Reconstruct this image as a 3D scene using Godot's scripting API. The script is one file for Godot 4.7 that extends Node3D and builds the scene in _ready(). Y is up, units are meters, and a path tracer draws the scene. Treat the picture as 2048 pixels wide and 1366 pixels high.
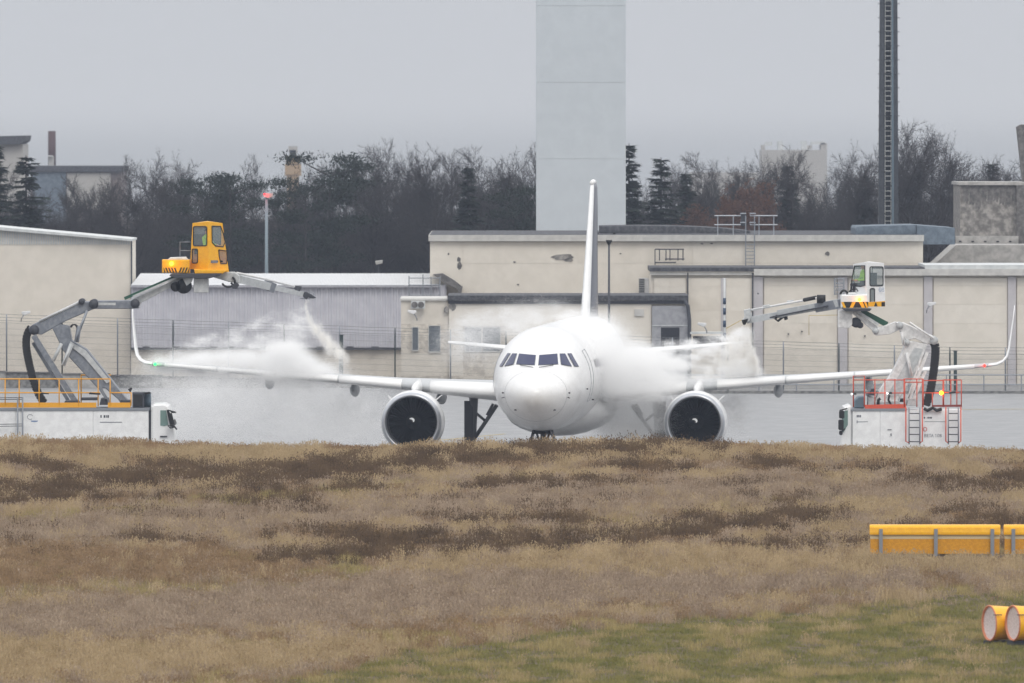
extends Node3D
# An airliner being de-iced on a winter apron, seen with a long lens across a grass bank.
# x right, y up, camera at the origin looking along -z; at() turns a sight line and a distance into a point.
const FOCAL := 20580.0      # focal length in photograph pixels (2048 wide)
const EYE := 13.8           # height of the lens above the apron
const HORIZON := 264.0      # picture row of the horizon
var rng := RandomNumberGenerator.new()
var placed_in_world := {}   # things whose parts are written in world coordinates
var taken := {}
var M := {}
var lump := FastNoiseLite.new()

func _ready():
	rng.seed = 20
	lump.seed = 5
	lump.noise_type = FastNoiseLite.TYPE_SIMPLEX
	lump.frequency = 1.0
	# camera
	var cam := Camera3D.new()
	cam.name = "camera"
	cam.fov = rad_to_deg(2.0 * atan(683.0 / FOCAL))
	cam.near = 1.0
	cam.far = 9000.0
	cam.position = Vector3(0, EYE, 0)
	cam.rotation.x = -atan((683.0 - HORIZON) / FOCAL)
	var lens := CameraAttributesPhysical.new()
	lens.frustum_focal_length = 400.0
	lens.exposure_aperture = 4.0
	lens.frustum_focus_distance = 408.0
	cam.attributes = lens
	add_child(cam)
	# the lens attributes set the field of view from the focal length, so set it again
	cam.fov = rad_to_deg(2.0 * atan(683.0 / FOCAL))
	# overcast sky, brighter overhead than at the horizon
	var we := WorldEnvironment.new()
	we.name = "environment"
	var e := Environment.new()
	var sky := ProceduralSkyMaterial.new()
	sky.sky_top_color = Color(0.985, 0.988, 0.995)
	sky.sky_horizon_color = Color(0.530, 0.534, 0.541)
	sky.sky_curve = 0.22
	sky.ground_horizon_color = Color(0.598, 0.602, 0.609)
	sky.ground_bottom_color = Color(0.598, 0.602, 0.609)
	# soft unevenness of the cloud layer
	var veil := FastNoiseLite.new()
	veil.seed = 12
	veil.frequency = 0.011
	veil.fractal_octaves = 4
	var veil_map := NoiseTexture2D.new()
	veil_map.width = 2048
	veil_map.height = 1024
	veil_map.seamless = true
	veil_map.noise = veil
	var veil_ramp := Gradient.new()
	veil_ramp.offsets = PackedFloat32Array([0.2, 0.8])
	veil_ramp.colors = PackedColorArray([Color(1, 1, 1, 0.0), Color(1, 1, 1, 0.05)])
	veil_map.color_ramp = veil_ramp
	sky.sky_cover = veil_map
	e.background_mode = Environment.BG_SKY
	e.sky = Sky.new()
	e.sky.sky_material = sky
	e.background_energy_multiplier = 1.55
	e.tonemap_mode = Environment.TONE_MAPPER_LINEAR
	e.tonemap_exposure = 1.0
	e.sdfgi_enabled = true
	e.ssao_enabled = true
	e.ssil_enabled = true
	e.fog_enabled = true
	e.fog_light_color = Color(0.86, 0.91, 1.0)
	e.fog_density = 0.00017
	we.environment = e
	add_child(we)
	# a weak sun behind the cloud, high and behind the camera's right shoulder
	var sun := DirectionalLight3D.new()
	sun.name = "sun"
	sun.light_energy = 0.42
	sun.light_color = Color(1.0, 0.985, 0.96)
	sun.light_angular_distance = 30.0
	sun.shadow_enabled = true
	sun.rotation_degrees = Vector3(-48, 18, 0)
	add_child(sun)

	materials()
	grounds()
	buildings()
	far_buildings()
	fences()
	masts_and_lamps()
	woods()
	airliner()
	left_truck()
	right_truck()
	airfield_furniture()
	steam_and_spray()
	grass()

# ---------------------------------------------------------------- helpers
func at(px: float, py: float, d: float) -> Vector3:
	return Vector3((px - 1024.0) * d / FOCAL, EYE - (py - HORIZON) * d / FOCAL, -d)

func metres(px: float, d: float) -> float:
	return px * d / FOCAL

func mb(smooth := false) -> SurfaceTool:
	var st := SurfaceTool.new()
	st.begin(Mesh.PRIMITIVE_TRIANGLES)
	st.set_smooth_group(0 if smooth else -1)
	return st

func tri(st: SurfaceTool, a: Vector3, b: Vector3, c: Vector3, out: Vector3):
	if (c - a).cross(b - a).dot(out) < 0.0:
		var t = b
		b = c
		c = t
	st.add_vertex(a)
	st.add_vertex(b)
	st.add_vertex(c)

func quad(st: SurfaceTool, a: Vector3, b: Vector3, c: Vector3, d: Vector3, out: Vector3):
	tri(st, a, b, c, out)
	tri(st, a, c, d, out)

func box(st: SurfaceTool, c: Vector3, s: Vector3, b := Basis.IDENTITY):
	var h = s * 0.5
	for ax in 3:
		for sg in [-1.0, 1.0]:
			var n := Vector3.ZERO
			n[ax] = sg
			var u := Vector3.ZERO
			u[(ax + 1) % 3] = 1.0
			var v := Vector3.ZERO
			v[(ax + 2) % 3] = 1.0
			var q = []
			for k in [[-1, -1], [1, -1], [1, 1], [-1, 1]]:
				q.append(c + b * ((n + u * k[0] + v * k[1]) * h))
			quad(st, q[0], q[1], q[2], q[3], b * n)

func block(st: SurfaceTool, a: Vector3, b: Vector3):   # a box from corner to corner
	box(st, (a + b) * 0.5, (b - a).abs())

func slab(st: SurfaceTool, px0: float, px1: float, py0: float, py1: float, d: float, thick: float):
	# a box that shows as this rectangle at distance d, its front face there
	var a = at(px0, py1, d)
	var b = at(px1, py0, d)
	block(st, Vector3(a.x, a.y, -d - thick), Vector3(b.x, b.y, -d))

func bar(st: SurfaceTool, a: Vector3, b: Vector3, tall: float, wide: float):
	# a beam from a to b: tall across its length in the upright plane, wide towards the viewer
	var x = (b - a).normalized()
	var side := Vector3(0, 0, 1)
	if absf(x.dot(side)) > 0.95:
		side = Vector3(1, 0, 0)
	var up = side.cross(x).normalized()
	side = x.cross(up)
	box(st, (a + b) * 0.5, Vector3(a.distance_to(b), tall, wide), Basis(x, up, side))

func tube(st: SurfaceTool, pts: Array, radii, sides := 8, caps := true):
	var n := pts.size()
	var rings := []
	var t0: Vector3 = (pts[1] - pts[0]).normalized()
	var up := Vector3.UP if absf(t0.y) < 0.9 else Vector3.RIGHT
	var u: Vector3 = t0.cross(up).normalized()
	for i in n:
		var t: Vector3 = (pts[mini(i + 1, n - 1)] - pts[maxi(i - 1, 0)]).normalized()
		u = (u - t * u.dot(t)).normalized()
		var v := t.cross(u)
		var r: float = radii if (radii is float or radii is int) else radii[i]
		var ring := []
		for k in sides:
			var w := TAU * k / sides
			ring.append(pts[i] + (u * cos(w) + v * sin(w)) * r)
		rings.append(ring)
	for i in n - 1:
		for k in sides:
			var k2 := (k + 1) % sides
			var mid: Vector3 = (rings[i][k] + rings[i][k2] + rings[i + 1][k]) / 3.0 - (pts[i] + pts[i + 1]) * 0.5
			quad(st, rings[i][k], rings[i][k2], rings[i + 1][k2], rings[i + 1][k], mid)
	if caps:
		for e in [0, n - 1]:
			var o: Vector3 = pts[0] - pts[1] if e == 0 else pts[n - 1] - pts[n - 2]
			for k in range(1, sides - 1):
				tri(st, rings[e][0], rings[e][k], rings[e][k + 1], o)

func ball(st: SurfaceTool, c: Vector3, r: Vector3, n := 10):
	for i in n:
		for k in n * 2:
			var q := []
			for w in [[i, k], [i + 1, k], [i + 1, k + 1], [i, k + 1]]:
				var th: float = PI * w[0] / n
				var ph: float = PI * w[1] / n
				q.append(c + Vector3(sin(th) * cos(ph), cos(th), sin(th) * sin(ph)) * r)
			quad(st, q[0], q[1], q[2], q[3], (q[0] + q[2]) * 0.5 - c)

func loft(st: SurfaceTool, rings: Array, cap_first := true, cap_last := true, closed := true):
	var m: int = rings[0].size()
	for i in rings.size() - 1:
		var c := Vector3.ZERO
		for p in rings[i]:
			c += p
		for p in rings[i + 1]:
			c += p
		c /= m * 2.0
		for k in (m if closed else m - 1):
			var k2 := (k + 1) % m
			var mid: Vector3 = (rings[i][k] + rings[i][k2] + rings[i + 1][k] + rings[i + 1][k2]) * 0.25
			quad(st, rings[i][k], rings[i][k2], rings[i + 1][k2], rings[i + 1][k], mid - c)
	for e in [0, rings.size() - 1]:
		if (e == 0 and cap_first) or (e > 0 and cap_last):
			var c := Vector3.ZERO
			for p in rings[e]:
				c += p
			c /= m
			var other := Vector3.ZERO
			for p in rings[1 if e == 0 else e - 1]:
				other += p
			other /= m
			for k in m:
				tri(st, c, rings[e][k], rings[e][(k + 1) % m], c - other)

func lathe(st: SurfaceTool, c: Vector3, b: Basis, prof: Array, n := 32):
	# prof: [distance along the axis b.z, radius]; drawn as it is given, open at both ends
	for i in prof.size() - 1:
		for k in n:
			var q := []
			for w in [[i, k], [i + 1, k], [i + 1, k + 1], [i, k + 1]]:
				var a: float = TAU * w[1] / n
				q.append(c + b * Vector3(cos(a) * prof[w[0]][1], sin(a) * prof[w[0]][1], prof[w[0]][0]))
			# outward is to the left of the direction of travel along the profile
			var dz: float = prof[i + 1][0] - prof[i][0]
			var dr: float = prof[i + 1][1] - prof[i][1]
			var am: float = TAU * (k + 0.5) / n
			quad(st, q[0], q[1], q[2], q[3], b * Vector3(cos(am) * -dz, sin(am) * -dz, dr))

func plate(st: SurfaceTool, pts: Array, near: float, far: float, ref := 0.0, bevel := 0.0):
	# an outline in picture pixels taken at distance ref, given real thickness from near to far
	var r := ref if ref > 0.0 else near
	var poly := PackedVector2Array()
	for p in pts:
		var w := at(p[0], p[1], r)
		poly.append(Vector2(w.x, w.y))
	prism(st, poly, -near, -far, bevel)

func prism(st: SurfaceTool, poly: PackedVector2Array, z0: float, z1: float, bevel := 0.0):
	var n := poly.size()
	var c := Vector2.ZERO
	for p in poly:
		c += p
	c /= n
	var turn := 1.0
	var ar := 0.0
	for i in n:
		ar += poly[i].cross(poly[(i + 1) % n])
	if ar < 0.0:
		turn = -1.0
	var inner := PackedVector2Array()
	for i in n:
		var e0 := (poly[i] - poly[(i + n - 1) % n]).normalized()
		var e1 := (poly[(i + 1) % n] - poly[i]).normalized()
		var n0 := Vector2(-e0.y, e0.x) * turn
		var n1 := Vector2(-e1.y, e1.x) * turn
		var h := (n0 + n1)
		var k := bevel / maxf(0.35, (1.0 + n0.dot(n1)) * 0.5) * 0.5
		inner.append(poly[i] + h * k)
	var s := signf(z0 - z1)
	var tris := Geometry2D.triangulate_polygon(inner)
	for f in [[z0, Vector3(0, 0, s)], [z1, Vector3(0, 0, -s)]]:
		for i in range(0, tris.size(), 3):
			var q := []
			for k in 3:
				q.append(Vector3(inner[tris[i + k]].x, inner[tris[i + k]].y, f[0]))
			tri(st, q[0], q[1], q[2], f[1])
	for i in n:
		var j := (i + 1) % n
		var ed := poly[j] - poly[i]
		var o := Vector3(ed.y, -ed.x, 0) * turn
		var a0 := z0 - s * bevel
		var a1 := z1 + s * bevel
		quad(st, Vector3(poly[i].x, poly[i].y, a0), Vector3(poly[j].x, poly[j].y, a0), Vector3(poly[j].x, poly[j].y, a1), Vector3(poly[i].x, poly[i].y, a1), o)
		if bevel > 0.0:
			quad(st, Vector3(poly[i].x, poly[i].y, a0), Vector3(poly[j].x, poly[j].y, a0), Vector3(inner[j].x, inner[j].y, z0), Vector3(inner[i].x, inner[i].y, z0), o + Vector3(0, 0, s))
			quad(st, Vector3(poly[i].x, poly[i].y, a1), Vector3(poly[j].x, poly[j].y, a1), Vector3(inner[j].x, inner[j].y, z1), Vector3(inner[i].x, inner[i].y, z1), o - Vector3(0, 0, s))

func numbered(called: String) -> String:
	taken[called] = taken.get(called, -1) + 1
	return called if taken[called] == 0 else "%s_%03d" % [called, taken[called]]

func tag(o: Node, label: String, category: String, group := "", kind := ""):
	if label:
		o.set_meta("label", label)
	if category:
		o.set_meta("category", category)
	if group:
		o.set_meta("group", group)
	if kind:
		o.set_meta("kind", kind)
	return o

func thing(called: String, label: String, category: String, where := Vector3.ZERO, group := "") -> Node3D:
	var o := Node3D.new()
	o.name = numbered(called)
	add_child(o)
	o.position = where
	placed_in_world[o] = true
	tag(o, label, category, group)
	return o

func obj(called: String, st: SurfaceTool, m: Material, parent: Node = self) -> MeshInstance3D:
	st.generate_normals()
	st.set_material(m)
	var o := MeshInstance3D.new()
	o.mesh = st.commit()
	if parent == self:
		o.name = numbered(called)
		add_child(o)
	else:
		o.name = called
		parent.add_child(o, true)
		if placed_in_world.has(parent):
			o.position = -parent.position
	return o

func ground_thing(called: String, st: SurfaceTool, m: Material) -> MeshInstance3D:
	var o := obj(called, st, m)
	o.set_meta("kind", "structure")
	return o

func lamp(called: String, c: Vector3, r: float, color: Color, glow: float, energy: float, parent: Node) -> MeshInstance3D:
	var m := StandardMaterial3D.new()
	m.albedo_color = color
	m.emission_enabled = true
	m.emission = color
	m.emission_energy_multiplier = glow
	var st := mb(true)
	ball(st, c, Vector3.ONE * r, 6)
	var o := obj(called, st, m, parent)
	var l := OmniLight3D.new()
	l.name = called + "_glow"
	l.light_color = color
	l.light_energy = energy
	l.light_size = r * 0.8
	l.omni_range = 25.0
	l.omni_attenuation = 2.0
	l.shadow_enabled = true
	l.position = c
	o.add_child(l)
	return o

func plain(c: Color, rough := 0.7, metal := 0.0) -> StandardMaterial3D:
	var m := StandardMaterial3D.new()
	m.albedo_color = c
	m.roughness = rough
	m.metallic = metal
	return m

func paint(c: Color, rough := 0.35, coat := 0.4) -> StandardMaterial3D:
	var m := plain(c, rough)
	m.clearcoat_enabled = true
	m.clearcoat = coat
	m.clearcoat_roughness = 0.12
	return m

func grainy(a: Color, b: Color, size: float, rough := 0.85, bump := 0.0, seeded := 1, octaves := 5) -> StandardMaterial3D:
	# mottled matter: a noise between two colours, size metres across one tile of the pattern
	var n := FastNoiseLite.new()
	n.seed = seeded
	n.frequency = 0.012
	n.fractal_octaves = octaves
	n.fractal_gain = 0.6
	var t := NoiseTexture2D.new()
	t.width = 512
	t.height = 512
	t.seamless = true
	t.noise = n
	var g := Gradient.new()
	g.offsets = PackedFloat32Array([0.25, 0.75])
	g.colors = PackedColorArray([a, b])
	t.color_ramp = g
	var m := plain(Color.WHITE, rough)
	m.albedo_texture = t
	m.uv1_triplanar = true
	m.uv1_world_triplanar = true
	m.uv1_scale = Vector3.ONE / size
	if bump > 0.0:
		m.heightmap_enabled = true
		m.heightmap_texture = t
		m.heightmap_scale = bump
	return m

func materials():
	M.aircraft_white = grainy(Color(0.865, 0.866, 0.866), Color(0.915, 0.917, 0.92), 5.0, 0.34, 0.0, 30, 6)
	M.aircraft_white.uv1_world_triplanar = false
	M.aircraft_white.clearcoat_enabled = true
	M.aircraft_white.clearcoat = 0.45
	M.aircraft_white.clearcoat_roughness = 0.12
	M.wing_grey = plain(Color(0.70, 0.71, 0.72), 0.45)
	M.slat = paint(Color(0.88, 0.88, 0.88), 0.35, 0.3)
	M.fin_blue = paint(Color(0.14, 0.16, 0.24), 0.35, 0.4)
	M.bare_metal = plain(Color(0.72, 0.73, 0.75), 0.3, 0.85)
	M.glass_dark = plain(Color(0.17, 0.19, 0.33), 0.08)
	M.glass_dark.metallic_specular = 0.45
	M.window_frame = plain(Color(0.55, 0.57, 0.58), 0.5)
	M.fan = plain(Color(0.15, 0.155, 0.18), 0.42, 0.5)
	M.fan_dark = plain(Color(0.07, 0.075, 0.09), 0.6)
	M.panel_line = plain(Color(0.62, 0.63, 0.65), 0.6)
	M.tyre = plain(Color(0.07, 0.07, 0.075), 0.85)
	M.gear_grey = plain(Color(0.45, 0.45, 0.46), 0.5, 0.2)
	M.gear_dark = plain(Color(0.26, 0.26, 0.28), 0.6)
	M.truck_white = paint(Color(0.91, 0.915, 0.92), 0.4, 0.3)
	M.truck_panel = grainy(Color(0.885, 0.89, 0.895), Color(0.925, 0.93, 0.935), 2.5, 0.45, 0.0, 31)
	M.arm_grey = grainy(Color(0.44, 0.46, 0.50), Color(0.53, 0.55, 0.58), 1.5, 0.45, 0.0, 32)
	M.arm_light = grainy(Color(0.70, 0.715, 0.725), Color(0.79, 0.80, 0.805), 1.5, 0.45, 0.0, 33)
	M.arm_white = grainy(Color(0.80, 0.80, 0.80), Color(0.90, 0.90, 0.90), 1.5, 0.42, 0.0, 34)
	M.yellow = grainy(Color(0.93, 0.67, 0.01), Color(0.97, 0.73, 0.02), 1.2, 0.42, 0.0, 35)
	M.rail_yellow = plain(Color(0.90, 0.64, 0.12), 0.5)
	M.rail_red = plain(Color(0.80, 0.33, 0.24), 0.5)
	M.black = plain(Color(0.08, 0.08, 0.09), 0.6)
	M.chain = plain(Color(0.10, 0.10, 0.115), 0.7)
	M.green_hose = plain(Color(0.09, 0.30, 0.22), 0.6)
	M.dark_grey = plain(Color(0.24, 0.25, 0.28), 0.6)
	M.steel = plain(Color(0.60, 0.62, 0.65), 0.4, 0.5)
	M.cab_glass = plain(Color(0.75, 0.82, 0.84, 0.22), 0.05)
	M.cab_glass.transparency = BaseMaterial3D.TRANSPARENCY_ALPHA
	M.teal_glass = plain(Color(0.46, 0.56, 0.545), 0.08)
	M.plaster = grainy(Color(0.838, 0.812, 0.770), Color(0.868, 0.842, 0.800), 9.0, 0.9, 0.0, 41)
	M.plaster_2 = grainy(Color(0.845, 0.820, 0.780), Color(0.872, 0.848, 0.808), 7.0, 0.9, 0.0, 42)
	M.plaster_3 = grainy(Color(0.820, 0.793, 0.750), Color(0.855, 0.828, 0.786), 6.0, 0.9, 0.0, 43)
	M.stained = grainy(Color(0.73, 0.70, 0.66), Color(0.85, 0.82, 0.775), 3.0, 0.9, 0.0, 44)
	M.pilaster = grainy(Color(0.715, 0.702, 0.715), Color(0.75, 0.738, 0.748), 5.0, 0.9, 0.0, 45)
	M.fascia = grainy(Color(0.72, 0.715, 0.705), Color(0.78, 0.775, 0.76), 4.0, 0.85, 0.0, 46)
	M.felt = grainy(Color(0.20, 0.205, 0.225), Color(0.34, 0.345, 0.365), 1.6, 0.9, 0.0, 47)
	M.sheet_lilac = grainy(Color(0.74, 0.74, 0.775), Color(0.785, 0.785, 0.815), 6.0, 0.55, 0.0, 48)
	M.sheet_white = grainy(Color(0.80, 0.81, 0.82), Color(0.87, 0.87, 0.875), 5.0, 0.6, 0.0, 49)
	M.sheet_pale = grainy(Color(0.74, 0.755, 0.76), Color(0.82, 0.83, 0.83), 5.0, 0.6, 0.0, 50)
	M.concrete = grainy(Color(0.42, 0.41, 0.40), Color(0.62, 0.605, 0.59), 3.5, 0.92, 0.4, 51)
	M.concrete_light = grainy(Color(0.60, 0.595, 0.585), Color(0.71, 0.70, 0.69), 4.0, 0.92, 0.3, 52)
	M.concrete_dark = grainy(Color(0.34, 0.335, 0.335), Color(0.46, 0.45, 0.445), 2.2, 0.92, 0.3, 53)
	M.tower = grainy(Color(0.770, 0.800, 0.828), Color(0.788, 0.818, 0.845), 8.0, 0.75, 0.0, 54)
	M.membrane = grainy(Color(0.33, 0.38, 0.43), Color(0.42, 0.47, 0.52), 3.0, 0.7, 0.0, 55)
	M.window_glass = plain(Color(0.36, 0.39, 0.42), 0.1)
	M.window_dark = plain(Color(0.13, 0.14, 0.17), 0.15)
	M.grey_door = grainy(Color(0.55, 0.555, 0.58), Color(0.62, 0.625, 0.645), 3.0, 0.6, 0.0, 56)
	M.fence_green = plain(Color(0.16, 0.22, 0.22), 0.6)
	M.wire = plain(Color(0.40, 0.41, 0.42), 0.6, 0.3)
	M.galvanised = plain(Color(0.55, 0.57, 0.60), 0.5, 0.4)
	M.mast_dark = grainy(Color(0.17, 0.19, 0.22), Color(0.25, 0.27, 0.30), 1.2, 0.6, 0.0, 57)
	M.mast_blue = plain(Color(0.36, 0.43, 0.48), 0.6)
	M.bark = grainy(Color(0.15, 0.145, 0.148), Color(0.255, 0.243, 0.242), 0.8, 0.95, 0.0, 58)
	M.twig = plain(Color(0.232, 0.220, 0.226), 0.95)
	M.needle = plain(Color(0.10, 0.15, 0.125), 0.9)
	M.needle.vertex_color_use_as_albedo = true
	M.needle.albedo_color = Color.WHITE
	M.brown_leaf = plain(Color(0.40, 0.275, 0.21), 0.9)
	M.brick_far = grainy(Color(0.40, 0.37, 0.37), Color(0.50, 0.46, 0.45), 6.0, 0.9, 0.0, 59)
	M.far_white = plain(Color(0.69, 0.685, 0.675), 0.8)
	M.asphalt = grainy(Color(0.455, 0.46, 0.47), Color(0.535, 0.535, 0.54), 14.0, 0.55, 0.0, 60)
	M.asphalt.roughness = 0.42
	M.soil = grainy(Color(0.28, 0.23, 0.17), Color(0.42, 0.35, 0.26), 3.0, 0.95, 0.6, 61)
	M.soil.vertex_color_use_as_albedo = false
	M.leaf_litter = grainy(Color(0.20, 0.16, 0.12), Color(0.33, 0.27, 0.20), 3.0, 0.95, 0.5, 62)
	M.kerb = grainy(Color(0.38, 0.38, 0.38), Color(0.52, 0.52, 0.515), 2.0, 0.9, 0.3, 63)
	M.line_yellow = grainy(Color(0.72, 0.62, 0.30), Color(0.80, 0.70, 0.38), 1.0, 0.8, 0.0, 64)
	M.hivis = plain(Color(0.62, 0.86, 0.16), 0.8)
	M.cloth_dark = plain(Color(0.14, 0.15, 0.19), 0.9)
	M.skin = plain(Color(0.72, 0.53, 0.44), 0.6)
	M.hair = plain(Color(0.12, 0.09, 0.07), 0.8)
	M.seat = plain(Color(0.13, 0.14, 0.16), 0.8)
	M.text_grey = plain(Color(0.40, 0.42, 0.46), 0.7)
	M.text_dark = plain(Color(0.20, 0.22, 0.27), 0.7)
	M.text_red = plain(Color(0.72, 0.22, 0.22), 0.7)
	M.text_blue = plain(Color(0.46, 0.55, 0.68), 0.7)
	M.drum_face = grainy(Color(0.80, 0.74, 0.72), Color(0.90, 0.85, 0.84), 0.6, 0.6, 0.0, 65)
	M.drum_rim = plain(Color(0.80, 0.50, 0.36), 0.6)
	M.sign_low = grainy(Color(0.80, 0.55, 0.03), Color(0.86, 0.61, 0.06), 0.8, 0.5, 0.0, 66)
	M.pale_strip = plain(Color(0.85, 0.78, 0.62), 0.6)
	M.gold = plain(Color(0.66, 0.56, 0.43), 0.7)
# ---------------------------------------------------------------- ground
const BANK := [[60.0, -0.9], [200.0, -0.62], [255.0, -0.55], [267.0, -0.5], [290.0, -0.2], [317.0, 0.7], [340.0, 1.3], [360.0, 1.72], [378.0, 2.02], [386.0, 2.11], [390.0, 1.8], [396.0, 0.25], [400.0, -0.3]]
const CREST := [[-400.0, -0.1], [0.0, -0.08], [250.0, -0.10], [450.0, -0.22], [750.0, -0.24], [1000.0, -0.16], [1200.0, -0.10], [1330.0, -0.08], [1480.0, -0.18], [1650.0, -0.30], [1850.0, -0.42], [2048.0, -0.42], [2500.0, -0.4]]

func along(table: Array, x: float) -> float:
	if x <= table[0][0]:
		return table[0][1]
	for i in table.size() - 1:
		if x <= table[i + 1][0]:
			var t: float = (x - table[i][0]) / (table[i + 1][0] - table[i][0])
			return lerpf(table[i][1], table[i + 1][1], t * t * (3.0 - 2.0 * t))
	return table[table.size() - 1][1]

func bank(x: float, d: float) -> float:
	# height of the grass bank at x metres to the right and d metres away
	var h := along(BANK, d)
	var px := 1024.0 + x * FOCAL / 384.0
	var near_crest := smoothstep(345.0, 380.0, d) * (1.0 - smoothstep(389.0, 396.0, d))
	h += along(CREST, px) * near_crest
	h += 0.10 * lump.get_noise_2d(x * 0.06, d * 0.05) + 0.05 * lump.get_noise_2d(x * 0.25 + 40.0, d * 0.22)
	return h

func grounds():
	var st := mb()
	quad(st, Vector3(-4000, -1.0, 200), Vector3(4000, -1.0, 200), Vector3(4000, -1.0, -1750), Vector3(-4000, -1.0, -1750), Vector3.UP)
	ground_thing("ground", st, M.leaf_litter)
	st = mb()
	quad(st, Vector3(-260, 0, -392), Vector3(260, 0, -392), Vector3(260, 0, -566), Vector3(-260, 0, -566), Vector3.UP)
	ground_thing("apron", st, M.asphalt)
	st = mb()
	quad(st, Vector3(-400, -0.02, -566), Vector3(400, -0.02, -566), Vector3(400, -0.02, -1500), Vector3(-400, -0.02, -1500), Vector3.UP)
	ground_thing("woodland_floor", st, M.leaf_litter)
	# the grass bank in the foreground
	st = mb(true)
	var nx := 110
	var nd := 170
	var grid := []
	for j in nd + 1:
		var d := 60.0 + 340.0 * pow(j / float(nd), 0.55)
		var row := []
		for i in nx + 1:
			var x := -60.0 + 120.0 * i / nx
			row.append(Vector3(x, bank(x, d), -d))
		grid.append(row)
	for j in nd:
		for i in nx:
			quad(st, grid[j][i], grid[j][i + 1], grid[j + 1][i + 1], grid[j + 1][i], Vector3.UP)
	ground_thing("grass_bank", st, M.soil)
	# painted lines and slab joints on the apron
	st = mb()
	line(st, at(760, 868, 452), at(1010, 834, 470), 0.16)
	ground_thing("taxi_line", st, M.line_yellow)
	st = mb()
	line(st, Vector3(20.5, 0, -511), Vector3(30, 0, -513), 0.3)
	ground_thing("stand_line", st, M.line_yellow)

func line(st: SurfaceTool, a: Vector3, b: Vector3, w: float):
	a.y = 0.012
	b.y = 0.012
	var s := (b - a).normalized().cross(Vector3.UP) * w * 0.5
	# a painted line seen this flat needs its width along the sight line
	quad(st, a - s, a + s, b + s, b - s, Vector3.UP)

# ---------------------------------------------------------------- buildings
func panels(parent: Node, called: String, px0: float, px1: float, rows: Array, cols: int, d: float, mats: Array, gap := 0.007):
	# cladding: each panel a slab of its own, with open joints in front of a backing wall
	for c in cols:
		for r in rows.size() - 1:
			var x0 := lerpf(px0, px1, c / float(cols))
			var x1 := lerpf(px0, px1, (c + 1) / float(cols))
			var g := gap * FOCAL / d * 0.5
			var st := mb()
			var a := at(x0 + g, rows[r + 1] - g, d)
			var b := at(x1 - g, rows[r] + g, d)
			block(st, Vector3(a.x, a.y, -d - 0.06 + rng.randf() * 0.006), Vector3(b.x, b.y, -d + rng.randf() * 0.006))
			obj(called, st, mats[(c * 3 + r * 2 + rng.randi() % 2) % mats.size()], parent)

func ribbed(st: SurfaceTool, px0: float, px1: float, py0: float, py1: float, d: float, pitch: float, deep: float):
	var a := at(px0, py1, d)
	var b := at(px1, py0, d)
	var n := int((b.x - a.x) / pitch)
	for i in n:
		var xs := [a.x + i * pitch, a.x + (i + 0.32) * pitch, a.x + (i + 0.46) * pitch, a.x + (i + 0.86) * pitch, a.x + (i + 1) * pitch]
		var zs := [-d, -d, -d - deep, -d - deep, -d]
		for k in 4:
			quad(st, Vector3(xs[k], a.y, zs[k]), Vector3(xs[k + 1], a.y, zs[k + 1]), Vector3(xs[k + 1], b.y, zs[k + 1]), Vector3(xs[k], b.y, zs[k]), Vector3(0, 0, 1))

func base_at(px: float, d: float) -> Vector3:
	return Vector3((px - 1024.0) * d / FOCAL, 0, -d)

func ground_row(d: float) -> float:
	return HORIZON + EYE * FOCAL / d

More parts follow.
